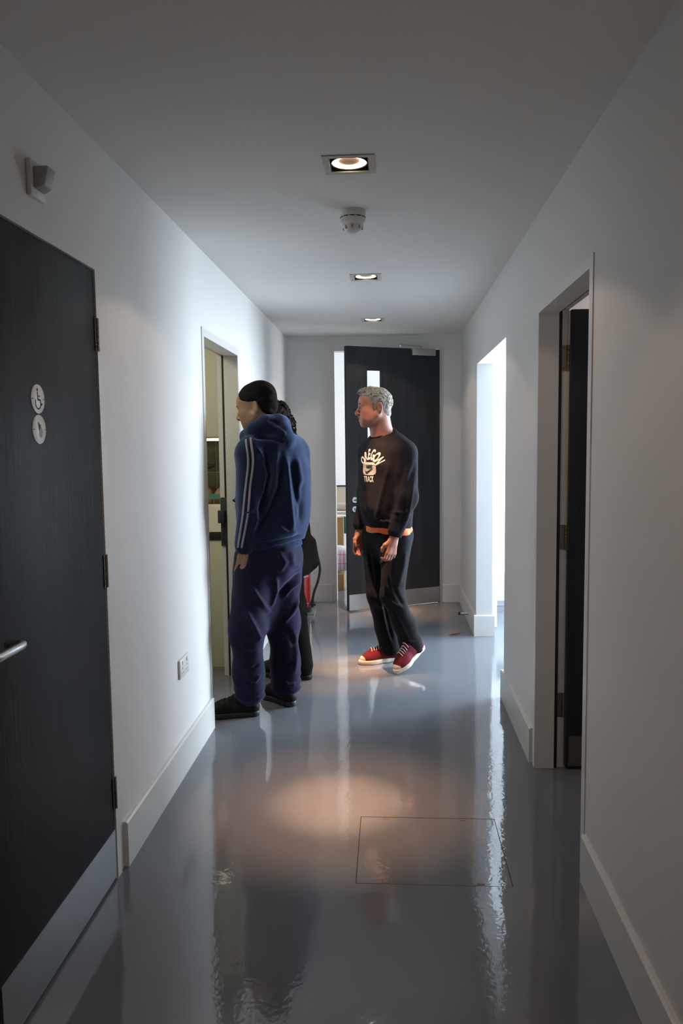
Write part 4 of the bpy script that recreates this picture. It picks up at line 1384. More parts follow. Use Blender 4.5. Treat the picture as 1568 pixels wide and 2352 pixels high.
# ribbed collar
ring = []
nb = np.array([-0.055, 5.030, 1.537])
for t in np.linspace(0, 2 * math.pi, 33)[:-1]:
    ring.append(nb + FC * 0.0745 * math.cos(t) + LC_ * 0.0745 * math.sin(t) + np.array([0, 0, 1]) * (-0.0313 * math.cos(t)))
bm = bmesh.new()
bm_tube(bm, ring + [ring[0], ring[1]], 0.0085, 8, cap=False)
link_bm('collar', bm, 'sweat', sweat, smooth=True)
# printed letters and badge on the chest, laid on the cloth
sb_ = bvh_of(sweat_vf)
PRF = np.array([-0.62, -0.785, 0.0])                     # outward direction of the print
PRL = np.array([0.785, -0.62, 0.0])                      # reading direction, left to right for the viewer
PC = np.array([-0.148, 4.90, 1.312])


def on_chest(u, v, lift=0.0012):
    p = PC + PRL * u + np.array([0, 0, 1.0]) * v + PRF * 0.3
    h, n = surface_hit(sb_, p, -PRF)
    if h is None:
        h = Vector(PC + PRL * u + np.array([0, 0, 1.0]) * v)
    return h + Vector(PRF) * lift


def flat_text(txt, size):
    cu_ = bpy.data.curves.new('lettering', 'FONT')
    cu_.body = txt
    cu_.size = size
    cu_.align_x = 'CENTER'
    cu_.align_y = 'CENTER'
    cu_.offset = 0.05 * size
    cu_.resolution_u = 4
    ob = bpy.data.objects.new('lettering', cu_)
    COL.objects.link(ob)
    bpy.context.view_layer.update()
    me = bpy.data.meshes.new_from_object(ob.evaluated_get(bpy.context.evaluated_depsgraph_get()))
    bpy.data.objects.remove(ob, do_unlink=True)
    return me


def lay(name, polys_mesh, warp, material, parent, lift):
    bm = bmesh.new()
    bm.from_mesh(polys_mesh)
    bmesh.ops.triangulate(bm, faces=bm.faces)
    for _ in range(2):
        long_e = [e for e in bm.edges if e.calc_length() > 0.012]
        if long_e:
            bmesh.ops.subdivide_edges(bm, edges=long_e, cuts=1)
            bmesh.ops.triangulate(bm, faces=[f for f in bm.faces if len(f.verts) > 3])
    for v in bm.verts:
        a, b = warp(v.co.x, v.co.y)
        v.co = on_chest(a, b, lift)
    o = link_bm(name, bm, material, parent)
    o.modifiers.new('thickness', 'SOLIDIFY').thickness = 0.0006
    return o


def poly_mesh(polys):
    bm = bmesh.new()
    for pts in polys:
        bm.faces.new([bm.verts.new((p[0], p[1], 0)) for p in pts])
    me = bpy.data.meshes.new('shape')
    bm.to_mesh(me)
    bm.free()
    return me


ARC_R = 0.090


def letter_mesh(ch, h):
    me = flat_text(ch, h)
    return me


word = 'OREGON'
for i, ch in enumerate(word):
    th = math.radians(-56 + 116 * i / (len(word) - 1))
    me = letter_mesh(ch, 0.064)

    def warp(x, y, th=th):
        x *= 0.72
        r = ARC_R + y * 1.55
        return (0.004 + r * math.sin(th) + x * math.cos(th), 0.004 + (r * math.cos(th) - x * math.sin(th)) * 0.92)
    lay('print_letter', me, warp, 'print', sweat, 0.0007)
rb = []
for cx_, cy_, a0 in ((0.032, 0.012, 0), (-0.032, 0.012, 90), (-0.032, -0.012, 180), (0.032, -0.012, 270)):
    for k in range(7):
        a = math.radians(a0 + 15 * k)
        rb.append((cx_ + 0.024 * math.cos(a), cy_ + 0.026 * math.sin(a)))
grid = []
for j in range(10):
    y0, y1 = -0.038 + 0.0076 * j, -0.038 + 0.0076 * (j + 1)

    def half(y):
        dy = max(abs(y) - 0.012, 0)
        return 0.032 + math.sqrt(max(0.026 ** 2 - dy * dy, 0)) * 24 / 26
    for k in range(8):
        grid.append([(-half(y0) + 2 * half(y0) * k / 8, y0), (-half(y0) + 2 * half(y0) * (k + 1) / 8, y0), (-half(y1) + 2 * half(y1) * (k + 1) / 8, y1), (-half(y1) + 2 * half(y1) * k / 8, y1)])
badge = lay('print_badge', poly_mesh(grid), lambda x, y: (x * 1.15, y * 1.08), 'print', sweat, 0.0007)
lay('badge_word', flat_text('NIKE', 0.026), lambda x, y: (x * 1.0 + y * 0.25 + 0.002, y * 1.1 + 0.013), 'print_dark', badge, 0.0020)
top = catmull([(-0.036, -0.006), (-0.033, -0.016), (-0.020, -0.016), (0.006, -0.006), (0.040, 0.008)], 5)
bot = catmull([(0.040, 0.008), (0.006, -0.014), (-0.018, -0.028), (-0.032, -0.027), (-0.036, -0.006)], 5)
nn = 20
tp = catmull([(-0.034, -0.004, 0), (-0.033, -0.014, 0), (-0.020, -0.0165, 0), (0.008, -0.006, 0), (0.040, 0.007, 0)], 5)
bt = catmull([(-0.036, -0.006, 0), (-0.036, -0.022, 0), (-0.022, -0.031, 0), (0.006, -0.018, 0), (0.040, 0.006, 0)], 5)
lay('badge_swoosh', poly_mesh([[tp[i][:2], tp[i + 1][:2], bt[i + 1][:2], bt[i][:2]] for i in range(len(tp) - 1)]), lambda x, y: (x * 0.95, y * 1.0 - 0.001), 'print_dark', badge, 0.0020)
for i, ch in enumerate('TRACK'):
    lay('print_letter', letter_mesh(ch, 0.044), lambda x, y, i=i: (x * 0.52 + (i - 2) * 0.0185 - 0.004, y * 1.15 - 0.070), 'print', sweat, 0.0007)

# orange shirt tail showing under the hem
o_ = Clay((-0.30, 4.75, 0.80), (0.25, 5.30, 1.00), 0.0045)
o_.cone((-0.018, 5.022, 0.96), (-0.014, 5.022, 0.885), 0.178, 0.186, 0.0, sq=(FC, 0.75))
X_, Y_, Z_ = o_.block(o_.lo, o_.lo + o_.h * o_.n)[1]
hem_z = 0.897 - 0.016 * np.clip((X_ - 0.02) / 0.1, 0, 1.2) + 0.004 * np.sin(X_ * 60)
o_.D = np.maximum(o_.D, np.maximum(hem_z - Z_, Z_ - 0.97)).astype(np.float32)
V, F = o_.mesh()
sculpt('undershirt', (ripple(V, F, 0.003, 40, 3), F), 'orange', man)

# trousers
t_ = Clay((-0.30, 4.70, 0.02), (0.30, 5.30, 0.98), 0.0055)
t_.chain([(-0.022, 5.025, 0.93), (-0.028, 5.03, 0.86)], [0.155, 0.150], 0.05, sq=(FC, 0.74))
t_.ell((0.045, 5.07, 0.86), (0.085, 0.11, 0.11), None, 0.06)
t_.chain([hipN, knN + [0, 0, 0.01]], [0.104, 0.076], 0.05)
t_.chain([knN + [0, 0, 0.01], (0.085, 4.912, 0.30), (0.122, 4.932, 0.175), (0.132, 4.937, 0.12)], [0.076, 0.070, 0.068, 0.070], 0.03)
t_.chain([hipF, knF], [0.098, 0.073], 0.05)
t_.chain([knF, (-0.045, 5.08, 0.25), (-0.008, 5.105, 0.09)], [0.073, 0.067, 0.069], 0.03)
t_.ell((0.150, 4.945, 0.035), (0.12, 0.12, 0.095), None, 0.004, 'sub')
t_.ell((0.000, 5.11, -0.02), (0.12, 0.12, 0.075), None, 0.004, 'sub')
V, F = t_.mesh()
V = ripple(V, F, 0.0045, 22, 15)
V = folds(V, F, [
    ([(0.091, 0.797), (0.076, 0.684), (0.039, 0.556)], 0.016, 0.010),
    ([(0.021, 0.828), (-0.021, 0.747), (-0.078, 0.685)], 0.012, 0.009),
    ([(0.005, 0.580), (0.047, 0.495), (0.075, 0.442)], 0.012, -0.010),
    ([(-0.023, 0.494), (0.018, 0.457), (0.074, 0.429)], 0.010, 0.010),
    ([(0.004, 0.415), (0.060, 0.323), (0.130, 0.170)], 0.012, 0.007),
    ([(-0.052, 0.457), (-0.025, 0.301), (0.012, 0.143)], 0.012, -0.010),
    ([(-0.142, 0.784), (-0.131, 0.640), (-0.104, 0.494)], 0.013, -0.008),
    ([(-0.105, 0.421), (-0.082, 0.392), (-0.053, 0.383)], 0.008, 0.007),
    ([(0.045, 0.223), (0.101, 0.198), (0.150, 0.199)], 0.008, 0.007),
])
sculpt('trousers', (V, F), 'jeans', man)


def sneaker(fr, name='shoe'):
    up, so = shoe_parts(fr, 0.262)
    V, F = up.mesh()
    sh = sculpt(name, (V, F), 'canvas_red', man)
    Vs, Fs = so.mesh()
    sculpt('sole', (Vs, Fs), 'rubber_white', sh)
    lo, hi = fr(0, 0, 0) - 0.35, fr(0, 0, 0) + 0.35
    tc_ = Clay(lo, hi, 0.0035)
    tc_.ell(fr(0.152, 0.002, 0.034), (0.068, 0.0455, 0.0318), fr.A, 0.0)
    tc_.cut(fr(0.178, 0, 0), -fr.f, 0.003)
    tc_.cut(fr(0, 0, 0.02), -fr.u, 0.003)
    sculpt('toe_cap', tc_.mesh(), 'rubber_white', sh)
    b = bvh_of((V, F))
    tg = Clay(lo, hi, 0.0035)
    tg.cone(fr(0.060, 0, 0.099), fr(0.125, 0, 0.076), 0.018, 0.014, 0.0, sq=(fr.u, 0.6))
    sculpt('tongue', tg.mesh(), 'tongue', sh)
    for i in range(5):
        f0 = 0.070 + 0.017 * i
        pts = []
        for q in np.linspace(-1, 1, 9):
            p = fr(f0 + 0.004 * q, q * 0.027, 0.2)
            h, n = surface_hit(b, p, -fr.u)
            if h is not None:
                pts.append(h + Vector(fr.u) * (0.003 + 0.0065 * (1 - q * q)))
        if len(pts) > 2:
            tube('lace', pts, 0.0024, 'lace', sh, 6)
    for q in (-1, 1):
        p = fr(-0.012, q * 0.2, 0.072)
        h, n = surface_hit(b, p, fr.l * -q)
        if h is not None:
            pa = lathe('ankle_patch', [(0, 0), (0.0165, 0), (0.0165, 0.0012), (0, 0.0018)], 'lace', h, n, sh, seg=24)
            lathe('patch_star', [(0, 0.0018), (0.007, 0.0016), (0.007, 0.0022), (0, 0.0026)], 'blue_star', h, n, sh, seg=5)
    return sh


sneaker(Frame((-0.011, 5.111, 0.001), (-0.915, -0.40)))
sneaker(Frame((0.165, 4.940, 0.103), (-0.69, -0.72), 0.44))

# ================================================================== the man in the navy hoodie
HF, HL = np.array([-0.74, 0.67, 0]), np.array([-0.67, -0.74, 0])
kf = Frame((-0.722, 4.140, 1.672), (-0.980, 0.200), 0.22)
sN, eN, wN = np.array([-0.742, 4.010, 1.430]), np.array([-0.732, 3.968, 1.165]), np.array([-0.775, 3.985, 0.915])
sF, eF, wF = np.array([-0.530, 4.275, 1.43]), np.array([-0.522, 4.320, 1.165]), np.array([-0.745, 4.375, 1.100])
gN, nN, aN = np.array([-0.738, 4.08, 0.86]), np.array([-0.778, 4.03, 0.49]), np.array([-0.772, 4.035, 0.10])
gF, nF, aF = np.array([-0.600, 4.21, 0.86]), np.array([-0.610, 4.215, 0.47]), np.array([-0.600, 4.235, 0.10])
c = Clay((-1.03, 3.84, 0.0), (-0.36, 4.50, 1.84), 0.0045)
c.chain([(-0.665, 4.15, 0.92), (-0.64, 4.15, 1.10), (-0.62, 4.145, 1.30), (-0.625, 4.145, 1.42)], [0.150, 0.145, 0.160, 0.13], 0.05, sq=(HF, 0.66))
c.cone(sN, sF, 0.055, 0.055, 0.06)
c.cone((-0.640, 4.14, 1.44), kf(-0.025, 0, -0.03), 0.064, 0.057, 0.04)
for a, b, d in ((sN, eN, wN), (sF, eF, wF)):
    c.chain([a, b], [0.050, 0.040], 0.03)
    c.chain([b, d], [0.040, 0.027], 0.02)
for a, b, d in ((gN, nN, aN), (gF, nF, aF)):
    c.chain([a, b], [0.082, 0.056], 0.05)
    c.chain([b, d], [0.056, 0.036], 0.02)
c.cone(aN, (-0.87, 4.018, 0.044), 0.032, 0.021, 0.02)
c.cone(aF, (-0.665, 4.295, 0.044), 0.032, 0.021, 0.02)
head_clay(c, kf, 0.99)
hand_clay(c, wN + np.array([-0.006, 0.002, -0.03]), (-0.22, 0.16, -1), (0.45, 0.89, 0), (-0.9, 0.3, 0), 0.25)
hand_clay(c, wF + np.array([-0.03, -0.004, 0.0]), (-1, -0.05, 0.10), (0.05, -0.3, 1.0), (0.1, 1.0, 0.2), 0.95, 0.95)
hood_man = sculpt('person', c.mesh(), 'skin_b')
tag(hood_man, 'person in navy hoodie and black beanie looking into the left doorway', 'person')
eye_and_brow(hood_man, kf, 0.99, 'hair_dark')
# beanie
b_ = Clay(kf(0, 0, 0) - 0.17, kf(0, 0, 0) + 0.17, 0.0035)
b_.ell(kf(-0.014, 0, 0.044), (0.109, 0.087, 0.092), kf.A, 0.0)
b_.ell(kf(-0.055, 0, 0.075), (0.062, 0.062, 0.056), kf.A, 0.03)
b_.cut(kf(0.094, 0, 0.066), kf.f * 0.36 - kf.u * 0.93, 0.008)
b_.ell(kf(-0.070, 0, -0.012), (0.050, 0.068, 0.052), kf.A, 0.03)
for q in (-1, 1):
    b_.ell(kf(-0.006, q * 0.09, -0.012), (0.030, 0.032, 0.040), kf.A, 0.012, 'sub')
V, F = b_.mesh()
V = ripple(V, F, 0.0022, 45, 5)
V = folds(V, F, [([(-0.780, 1.755), (-0.697, 1.759), (-0.628, 1.718)], 0.012, -0.004), ([(-0.705, 1.695), (-0.646, 1.717), (-0.605, 1.695)], 0.012, 0.005), ([(-0.683, 1.660), (-0.636, 1.671), (-0.608, 1.649)], 0.010, -0.005), ([(-0.685, 1.788), (-0.639, 1.765), (-0.611, 1.741)], 0.010, 0.004)])
sculpt('beanie', (V, F), 'beanie', hood_man)
# hoodie
s_ = Clay((-1.02, 3.82, 0.84), (-0.34, 4.52, 1.70), 0.0055)
s_.chain([(-0.650, 4.15, 0.99), (-0.640, 4.155, 1.10), (-0.632, 4.15, 1.22), (-0.630, 4.15, 1.33), (-0.632, 4.15, 1.41)], [0.200, 0.210, 0.210, 0.204, 0.165], 0.05, sq=(HF, 0.74))
s_.cone(sN, sF, 0.072, 0.072, 0.06)
s_.cone((-0.64, 4.14, 1.47), sN + [0.02, 0.02, 0.03], 0.066, 0.050, 0.05)
s_.cone((-0.64, 4.14, 1.47), sF + [-0.02, -0.02, 0.03], 0.066, 0.050, 0.05)
s_.chain([sN + [0.004, 0.004, -0.015], eN, wN + [0.0, 0.0, 0.03]], [0.076, 0.066, 0.050], 0.035)
s_.cone(wN + [0, 0, 0.05], wN + [-0.004, 0.0, -0.012], 0.043, 0.039, 0.012)
s_.chain([sF + [-0.004, -0.004, -0.015], eF + [-0.004, 0, 0], wF + [0.06, 0, 0]], [0.078, 0.068, 0.050], 0.035)
s_.cone(wF + [0.06, 0, 0], wF, 0.042, 0.038, 0.012)
s_.cone((-0.655, 4.15, 0.985), (-0.658, 4.15, 0.915), 0.184, 0.180, 0.02, sq=(HF, 0.74))
# hood collapsed round the neck
ngk = [(-0.772, 4.175, 1.500), (-0.762, 4.095, 1.518), (-0.720, 4.058, 1.548), (-0.655, 4.055, 1.580), (-0.600, 4.10, 1.580), (-0.590, 4.165, 1.575), (-0.630, 4.225, 1.555), (-0.70, 4.235, 1.515)]
s_.chain(ngk, [0.034, 0.037, 0.040, 0.045, 0.048, 0.048, 0.042, 0.036], 0.03)
s_.chain([(-0.640, 4.085, 1.565), (-0.580, 4.070, 1.530), (-0.552, 4.085, 1.500)], [0.045, 0.052, 0.042], 0.03)
s_.chain([(-0.690, 4.045, 1.505), (-0.610, 4.035, 1.485), (-0.558, 4.070, 1.478)], [0.030, 0.036, 0.036], 0.025)
s_.cone(kf(-0.02, 0, -0.03), (-0.66, 4.14, 1.47), 0.066, 0.060, 0.012, 'sub')
s_.cone(kf(0.02, 0, -0.03), kf(0.05, 0, -0.10), 0.062, 0.055, 0.012, 'sub')
X_, Y_, Z_ = s_.block(s_.lo, s_.lo + s_.h * s_.n)[1]
hz_ = 0.925 + 0.03 * np.clip((X_ + 0.65) / 0.15, -1, 1)
free = np.hypot(X_ - wN[0], Y_ - wN[1]) > 0.064
s_.D = np.where(free, np.maximum(s_.D, hz_ - Z_), s_.D).astype(np.float32)
dv = np.array([-0.22, 0.16, -1]); dv /= np.linalg.norm(dv)
s_.cone(wN + dv * 0.040, wN + dv * 0.13, 0.048, 0.05, 0.003, 'sub')
s_.cone(wF + [-0.035, 0, 0], wF + [-0.12, 0, 0], 0.044, 0.05, 0.003, 'sub')
V, F = s_.mesh()
V = ripple(V, F, 0.004, 18, 28, (1, 1, 0.6))
V = folds(V, F, [
    ([(-0.652, 1.441), (-0.627, 1.316), (-0.653, 1.201), (-0.683, 1.063)], 0.016, -0.034),
    ([(-0.554, 1.428), (-0.542, 1.290), (-0.531, 1.127), (-0.524, 0.986)], 0.014, 0.020),
    ([(-0.592, 1.452), (-0.604, 1.315), (-0.630, 1.201)], 0.013, 0.012),
    ([(-0.561, 1.383), (-0.576, 1.246), (-0.636, 1.109), (-0.708, 0.993)], 0.018, -0.030),
    ([(-0.523, 1.404), (-0.507, 1.264), (-0.490, 1.122)], 0.012, -0.014),
    ([(-0.501, 1.415), (-0.479, 1.284), (-0.480, 1.138)], 0.012, 0.010),
    ([(-0.474, 1.280), (-0.478, 1.158), (-0.487, 1.041)], 0.012, -0.014),
    ([(-0.693, 1.465), (-0.644, 1.385), (-0.627, 1.338)], 0.006, 0.006),
    ([(-0.656, 1.374), (-0.656, 1.272), (-0.672, 1.157), (-0.701, 1.066), (-0.738, 0.985)], 0.010, 0.010),
    ([(-0.692, 1.114), (-0.722, 1.034), (-0.741, 0.976)], 0.009, -0.008),
    ([(-0.632, 1.567), (-0.586, 1.555), (-0.543, 1.520)], 0.009, 0.010),
    ([(-0.642, 1.601), (-0.606, 1.594), (-0.577, 1.571)], 0.008, -0.010),
    ([(-0.720, 1.515), (-0.628, 1.502), (-0.552, 1.483)], 0.008, -0.012),
    ([(-0.758, 1.274), (-0.725, 1.252), (-0.690, 1.256)], 0.008, -0.006),
    ([(-0.761, 1.139), (-0.734, 1.125), (-0.704, 1.138)], 0.008, 0.006),
    ([(-0.595, 1.047), (-0.552, 1.010), (-0.500, 0.999)], 0.010, 0.010),
    ([(-0.709, 0.951), (-0.620, 0.961), (-0.541, 0.972), (-0.488, 0.985)], 0.006, -0.008),
])
hood_vf = (V, F)
hoodie = sculpt('hoodie', hood_vf, 'hoodie', hood_man)
hbn = Clay((-0.90, 3.92, 0.84), (-0.42, 4.38, 1.02), 0.005)
hbn.cone((-0.652, 4.148, 0.98), (-0.648, 4.146, 0.88), 0.182, 0.180, 0.0, sq=(HF, 0.76))
X_, Y_, Z_ = hbn.block(hbn.lo, hbn.lo + hbn.h * hbn.n)[1]
hbz = 0.893 + 0.024 * np.clip((X_ + 0.65) / 0.15, -1, 1)
hbn.D = np.maximum(hbn.D, np.maximum(hbz - Z_, Z_ - 0.985)).astype(np.float32)
V, F = hbn.mesh()
sculpt('hem_band', (ripple(V, F, 0.0025, 40, 9), F), 'hoodie', hoodie)
hb = bvh_of(hood_vf)


def ribbon(pts_xz, wid, vdir, y0):
    Lp = catmull([(p[0], p[1], 0) for p in pts_xz], 8)
    va, vb = [], []
    d = Vector(vdir).normalized()
    for i, p in enumerate(Lp):
        q = Lp[min(i + 1, len(Lp) - 1)]
        r_ = Lp[max(i - 1, 0)]
        tx, tz = q[0] - r_[0], q[1] - r_[1]
        L_ = math.hypot(tx, tz)
        nx, nz = -tz / L_ * wid / 2, tx / L_ * wid / 2
        for sgn, lst in ((-1, va), (1, vb)):
            o0 = Vector((p[0] + sgn * nx, y0, p[1] + sgn * nz)) - d * 0.25
            h, n = surface_hit(hb, o0, d)
            if h is None:
                h = o0 + d * 0.25
            lst.append(h - d * 0.0035)
    vv = va + vb
    k = len(va)
    return link_mesh('sleeve_stripe', vv, [(i, i + 1, k + i + 1, k + i) for i in range(k - 1)], 'stripe', hoodie, smooth=True)


for dx in (0, 11):
    st_ = ribbon([[(-0.744, 1.503), (-0.732, 1.388), (-0.748, 1.253), (-0.765, 1.119), (-0.799, 0.935)], [(-0.719, 1.512), (-0.707, 1.387), (-0.724, 1.253), (-0.738, 1.118), (-0.778, 0.935)]][dx // 11], 0.0115, (-0.12, 1, 0), 3.92)
    st_.modifiers.new('thickness', 'SOLIDIFY').thickness = 0.001
# phone in the right hand
ph = empty('phone', (-0.86, 4.365, 1.11))
tag(ph, 'black phone held in the hand of the person in the navy hoodie', 'phone')
pm = Matrix.Translation((-0.835, 4.362, 1.128)) @ Matrix.Rotation(0.5, 4, 'Y') @ Matrix.Rotation(0.2, 4, 'X')
pb = box('phone_body', -0.075, 0.055, -0.036, 0.036, -0.0045, 0.0045, 'shoe_black', mtx=pm, bevel=0.003)
adopt(ph, pb)
adopt(ph, box('phone_screen', -0.070, 0.050, -0.033, 0.033, 0.0046, 0.0052, 'eye_iris', mtx=pm))
# baggy trousers
t_ = Clay((-0.96, 3.84, 0.03), (-0.42, 4.46, 1.02), 0.0055)
t_.chain([(-0.66, 4.15, 0.97), (-0.668, 4.148, 0.86)], [0.145, 0.156], 0.05, sq=(HF, 0.78))
t_.ell((-0.60, 4.10, 0.86), (0.085, 0.10, 0.11), None, 0.06)
t_.chain([gN, nN, (-0.778, 4.03, 0.24), aN + [0.0, 0, 0.02]], [0.114, 0.092, 0.078, 0.072], 0.06)
t_.chain([gF, nF, (-0.605, 4.22, 0.24), aF + [0.0, 0, 0.0]], [0.108, 0.088, 0.076, 0.074], 0.06)
t_.chain([(-0.675, 4.145, 0.75), (-0.70, 4.12, 0.50)], [0.10, 0.055], 0.06)
for ax_, ay_, zz in ((-0.775, 4.035, 0.115), (-0.775, 4.035, 0.155), (-0.600, 4.235, 0.095), (-0.598, 4.235, 0.135), (-0.602, 4.232, 0.175)):
    t_.ell((ax_, ay_, zz), (0.085, 0.085, 0.024), None, 0.02)
t_.ell((-0.775, 4.035, 0.00), (0.12, 0.12, 0.070), None, 0.004, 'sub')
t_.ell((-0.600, 4.235, -0.01), (0.12, 0.12, 0.062), None, 0.004, 'sub')
V, F = t_.mesh()
V = ripple(V, F, 0.005, 20, 31)
V = folds(V, F, [
    ([(-0.773, 0.617), (-0.722, 0.512), (-0.692, 0.425)], 0.013, 0.016),
    ([(-0.743, 0.742), (-0.687, 0.636), (-0.657, 0.559)], 0.010, 0.012),
    ([(-0.615, 0.774), (-0.624, 0.679), (-0.656, 0.588)], 0.011, 0.014),
    ([(-0.492, 0.766), (-0.564, 0.706), (-0.610, 0.649)], 0.014, -0.018),
    ([(-0.495, 0.719), (-0.553, 0.682), (-0.594, 0.633)], 0.008, 0.010),
    ([(-0.497, 0.640), (-0.546, 0.544), (-0.600, 0.483)], 0.010, 0.013),
    ([(-0.595, 0.471), (-0.560, 0.422), (-0.534, 0.341)], 0.014, -0.012),
    ([(-0.539, 0.440), (-0.532, 0.311), (-0.539, 0.199)], 0.012, 0.010),
    ([(-0.598, 0.907), (-0.564, 0.848), (-0.600, 0.790)], 0.014, 0.011),
    ([(-0.532, 0.909), (-0.526, 0.837), (-0.503, 0.790)], 0.012, 0.010),
    ([(-0.682, 0.904), (-0.617, 0.911), (-0.565, 0.916)], 0.008, -0.008),
    ([(-0.808, 0.815), (-0.772, 0.838), (-0.736, 0.896)], 0.009, -0.008),
    ([(-0.808, 0.420), (-0.746, 0.373), (-0.698, 0.377)], 0.010, 0.008),
    ([(-0.806, 0.302), (-0.748, 0.279), (-0.706, 0.306)], 0.009, -0.009),
    ([(-0.773, 0.231), (-0.728, 0.217), (-0.700, 0.246)], 0.008, 0.010),
    ([(-0.614, 0.173), (-0.575, 0.133), (-0.535, 0.136)], 0.009, 0.010),
    ([(-0.623, 0.275), (-0.589, 0.248), (-0.550, 0.267)], 0.009, -0.010),
])
sculpt('trousers', (V, F), 'navy', hood_man)


def dark_shoe(fr, person, Lq=0.27):
    up, so = shoe_parts(fr, Lq)
    V, F = up.mesh()
    sh = sculpt('shoe', (V, F), 'shoe_black', person)
    sculpt('sole', so.mesh(), 'black', sh)
    b = bvh_of((V, F))
    for i in range(3):
        f0 = 0.075 + 0.022 * i
        pts = []
        for q in np.linspace(-1, 1, 7):
            h, n = surface_hit(b, fr(f0, q * 0.024, 0.2), -fr.u)
            if h is not None:
                pts.append(h + Vector(fr.u) * 0.002)
        if len(pts) > 2:
            tube('lace', pts, 0.0022, 'shoe_black', sh, 6)


dark_shoe(Frame((-0.790, 4.035, 0.001), (-0.985, -0.17)), hood_man)
dark_shoe(Frame((-0.600, 4.225, 0.001), (-0.70, 0.71)), hood_man)

# ================================================================== the third person, mostly hidden behind the hoodie
mf = Frame((-0.734, 4.725, 1.612), (-0.97, 0.22), 0.10)
c = Clay((-1.0, 4.46, 0.0), (-0.42, 5.02, 1.80), 0.0065)
c.chain([(-0.665, 4.73, 0.90), (-0.66, 4.73, 1.05), (-0.655, 4.73, 1.25), (-0.66, 4.73, 1.36)], [0.145, 0.135, 0.150, 0.12], 0.05, sq=((1, 0, 0), 0.68))
c.cone((-0.66, 4.56, 1.37), (-0.66, 4.90, 1.37), 0.050, None, 0.06)
c.cone((-0.675, 4.73, 1.36), mf(-0.025, 0, -0.03), 0.056, 0.052, 0.04)
for q in (-1, 1):
    yq = 4.73 + q * 0.17
    c.chain([(-0.66, yq, 1.37), (-0.63, yq + q * 0.03, 1.10)], [0.046, 0.037], 0.03)
    c.chain([(-0.63, yq + q * 0.03, 1.10), (-0.715, yq - q * 0.01, 0.89)], [0.037, 0.026], 0.02)
    hand_clay(c, (-0.725, yq - q * 0.01, 0.865), (-0.25, -q * 0.05, -1), (0, -q, 0), (-1, 0, 0), 0.6, 0.92)
c.chain([(-0.665, 4.80, 0.86), (-0.66, 4.79, 0.47), (-0.665, 4.79, 0.09)], [0.080, 0.055, 0.036], 0.04)
c.chain([(-0.655, 4.66, 0.86), (-0.615, 4.68, 0.46), (-0.565, 4.70, 0.09)], [0.080, 0.055, 0.036], 0.04)
head_clay(c, mf, 0.96)
third = sculpt('person', c.mesh(), 'skin_b')
tag(third, 'dark haired person in black standing behind the one in the navy hoodie', 'person')
eye_and_brow(third, mf, 0.96, 'hair_dark')
h_ = Clay(mf(-0.02, 0, 0) - 0.22, mf(-0.02, 0, 0) + 0.22, 0.004)
h_.ell(mf(-0.016, 0, 0.034), (0.106, 0.084, 0.092), mf.A, 0.0)
h_.ell(mf(-0.085, 0, -0.02), (0.050, 0.062, 0.075), mf.A, 0.03)
h_.ell(mf(-0.095, 0, -0.09), (0.036, 0.050, 0.055), mf.A, 0.03)
h_.ell(mf(0.095, 0, -0.015), (0.085, 0.13, 0.095), mf.A, 0.01, 'sub')
h_.ell(mf(0.035, 0, -0.070), (0.070, 0.13, 0.085), mf.A, 0.01, 'sub')
tufts(h_, mf, 200, lambda P, v: P[0] < 0.03 and P[2] > -0.05, 0.007, 0.003, 0.03, 13)
tufts(h_, mf, 160, lambda P, v: P[0] < -0.06, 0.007, 0.003, 0.032, 14, base=(-0.088, 0, -0.045), rad=(0.050, 0.060, 0.095), lift=0.6, curl=1.0)
sculpt('hair', h_.mesh(), 'hair_dark', third)
s_ = Clay((-1.0, 4.40, 0.60), (-0.38, 5.06, 1.52), 0.0065)
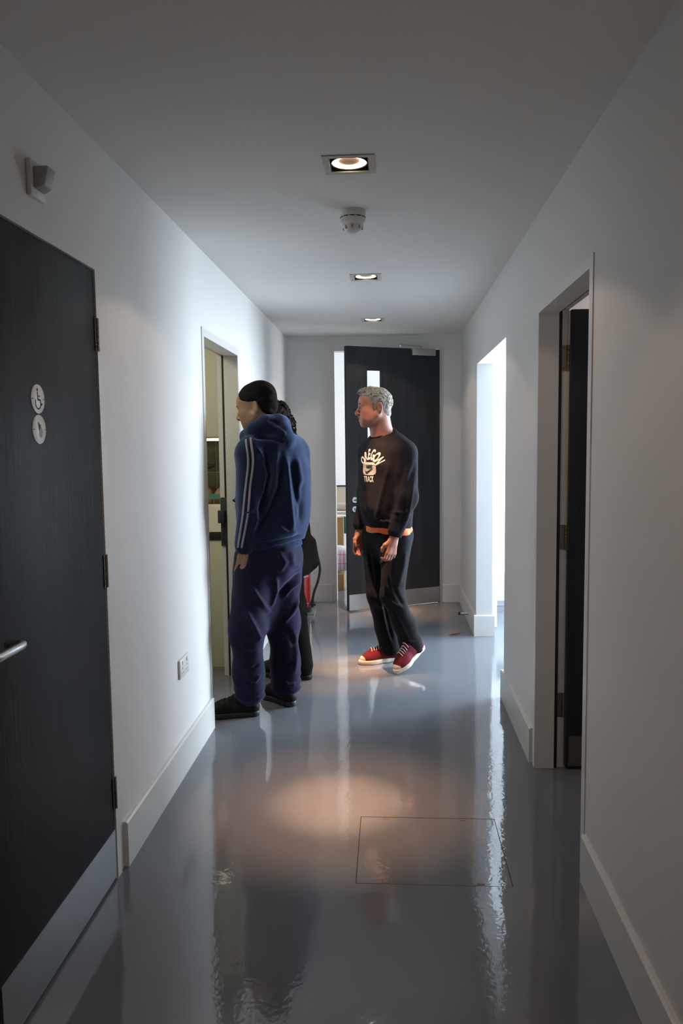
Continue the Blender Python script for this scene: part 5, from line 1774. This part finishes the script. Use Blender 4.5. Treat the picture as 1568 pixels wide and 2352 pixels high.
s_.chain([(-0.635, 4.73, 0.72), (-0.650, 4.73, 0.90), (-0.655, 4.73, 1.10), (-0.655, 4.73, 1.28), (-0.66, 4.73, 1.36)], [0.205, 0.185, 0.180, 0.180, 0.140], 0.05, sq=((1, 0, 0), 0.74))
s_.cone((-0.66, 4.56, 1.37), (-0.66, 4.90, 1.37), 0.064, None, 0.06)
s_.cone((-0.665, 4.73, 1.38), (-0.668, 4.73, 1.46), 0.085, 0.072, 0.04)
for q in (-1, 1):
    yq = 4.73 + q * 0.17
    s_.chain([(-0.66, yq, 1.36), (-0.625, yq + q * 0.03, 1.10), (-0.71, yq - q * 0.01, 0.90)], [0.068, 0.058, 0.044], 0.03)
s_.cone((-0.50, 4.72, 0.86), (-0.495, 4.72, 0.74), 0.030, 0.045, 0.05)
s_.cut((-0.63, 4.73, 0.640), np.array([0.35, 0, -1]), 0.004)
s_.cone((-0.667, 4.73, 1.44), mf(-0.02, 0, 0), 0.060, 0.066, 0.008, 'sub')
V, F = s_.mesh()
sculpt('jacket', (ripple(V, F, 0.006, 20, 41), F), 'jacket', third)
t_ = Clay((-0.86, 4.48, 0.02), (-0.42, 4.98, 0.98), 0.0065)
t_.cone((-0.655, 4.73, 0.93), (-0.655, 4.73, 0.86), 0.150, None, 0.05, sq=((1, 0, 0), 0.76))
t_.chain([(-0.665, 4.80, 0.84), (-0.66, 4.79, 0.47), (-0.668, 4.79, 0.09)], [0.095, 0.075, 0.068], 0.05)
t_.chain([(-0.650, 4.66, 0.84), (-0.612, 4.68, 0.46), (-0.562, 4.70, 0.09)], [0.095, 0.078, 0.070], 0.05)
t_.ell((-0.67, 4.79, -0.005), (0.11, 0.11, 0.062), None, 0.004, 'sub')
t_.ell((-0.560, 4.70, -0.005), (0.11, 0.11, 0.062), None, 0.004, 'sub')
V, F = t_.mesh()
sculpt('trousers', (ripple(V, F, 0.005, 22, 43), F), 'jacket', third)
dark_shoe(Frame((-0.665, 4.785, 0.001), (-0.98, -0.1)), third, 0.24)
dark_shoe(Frame((-0.570, 4.700, 0.001), (-0.99, 0.05)), third, 0.24)
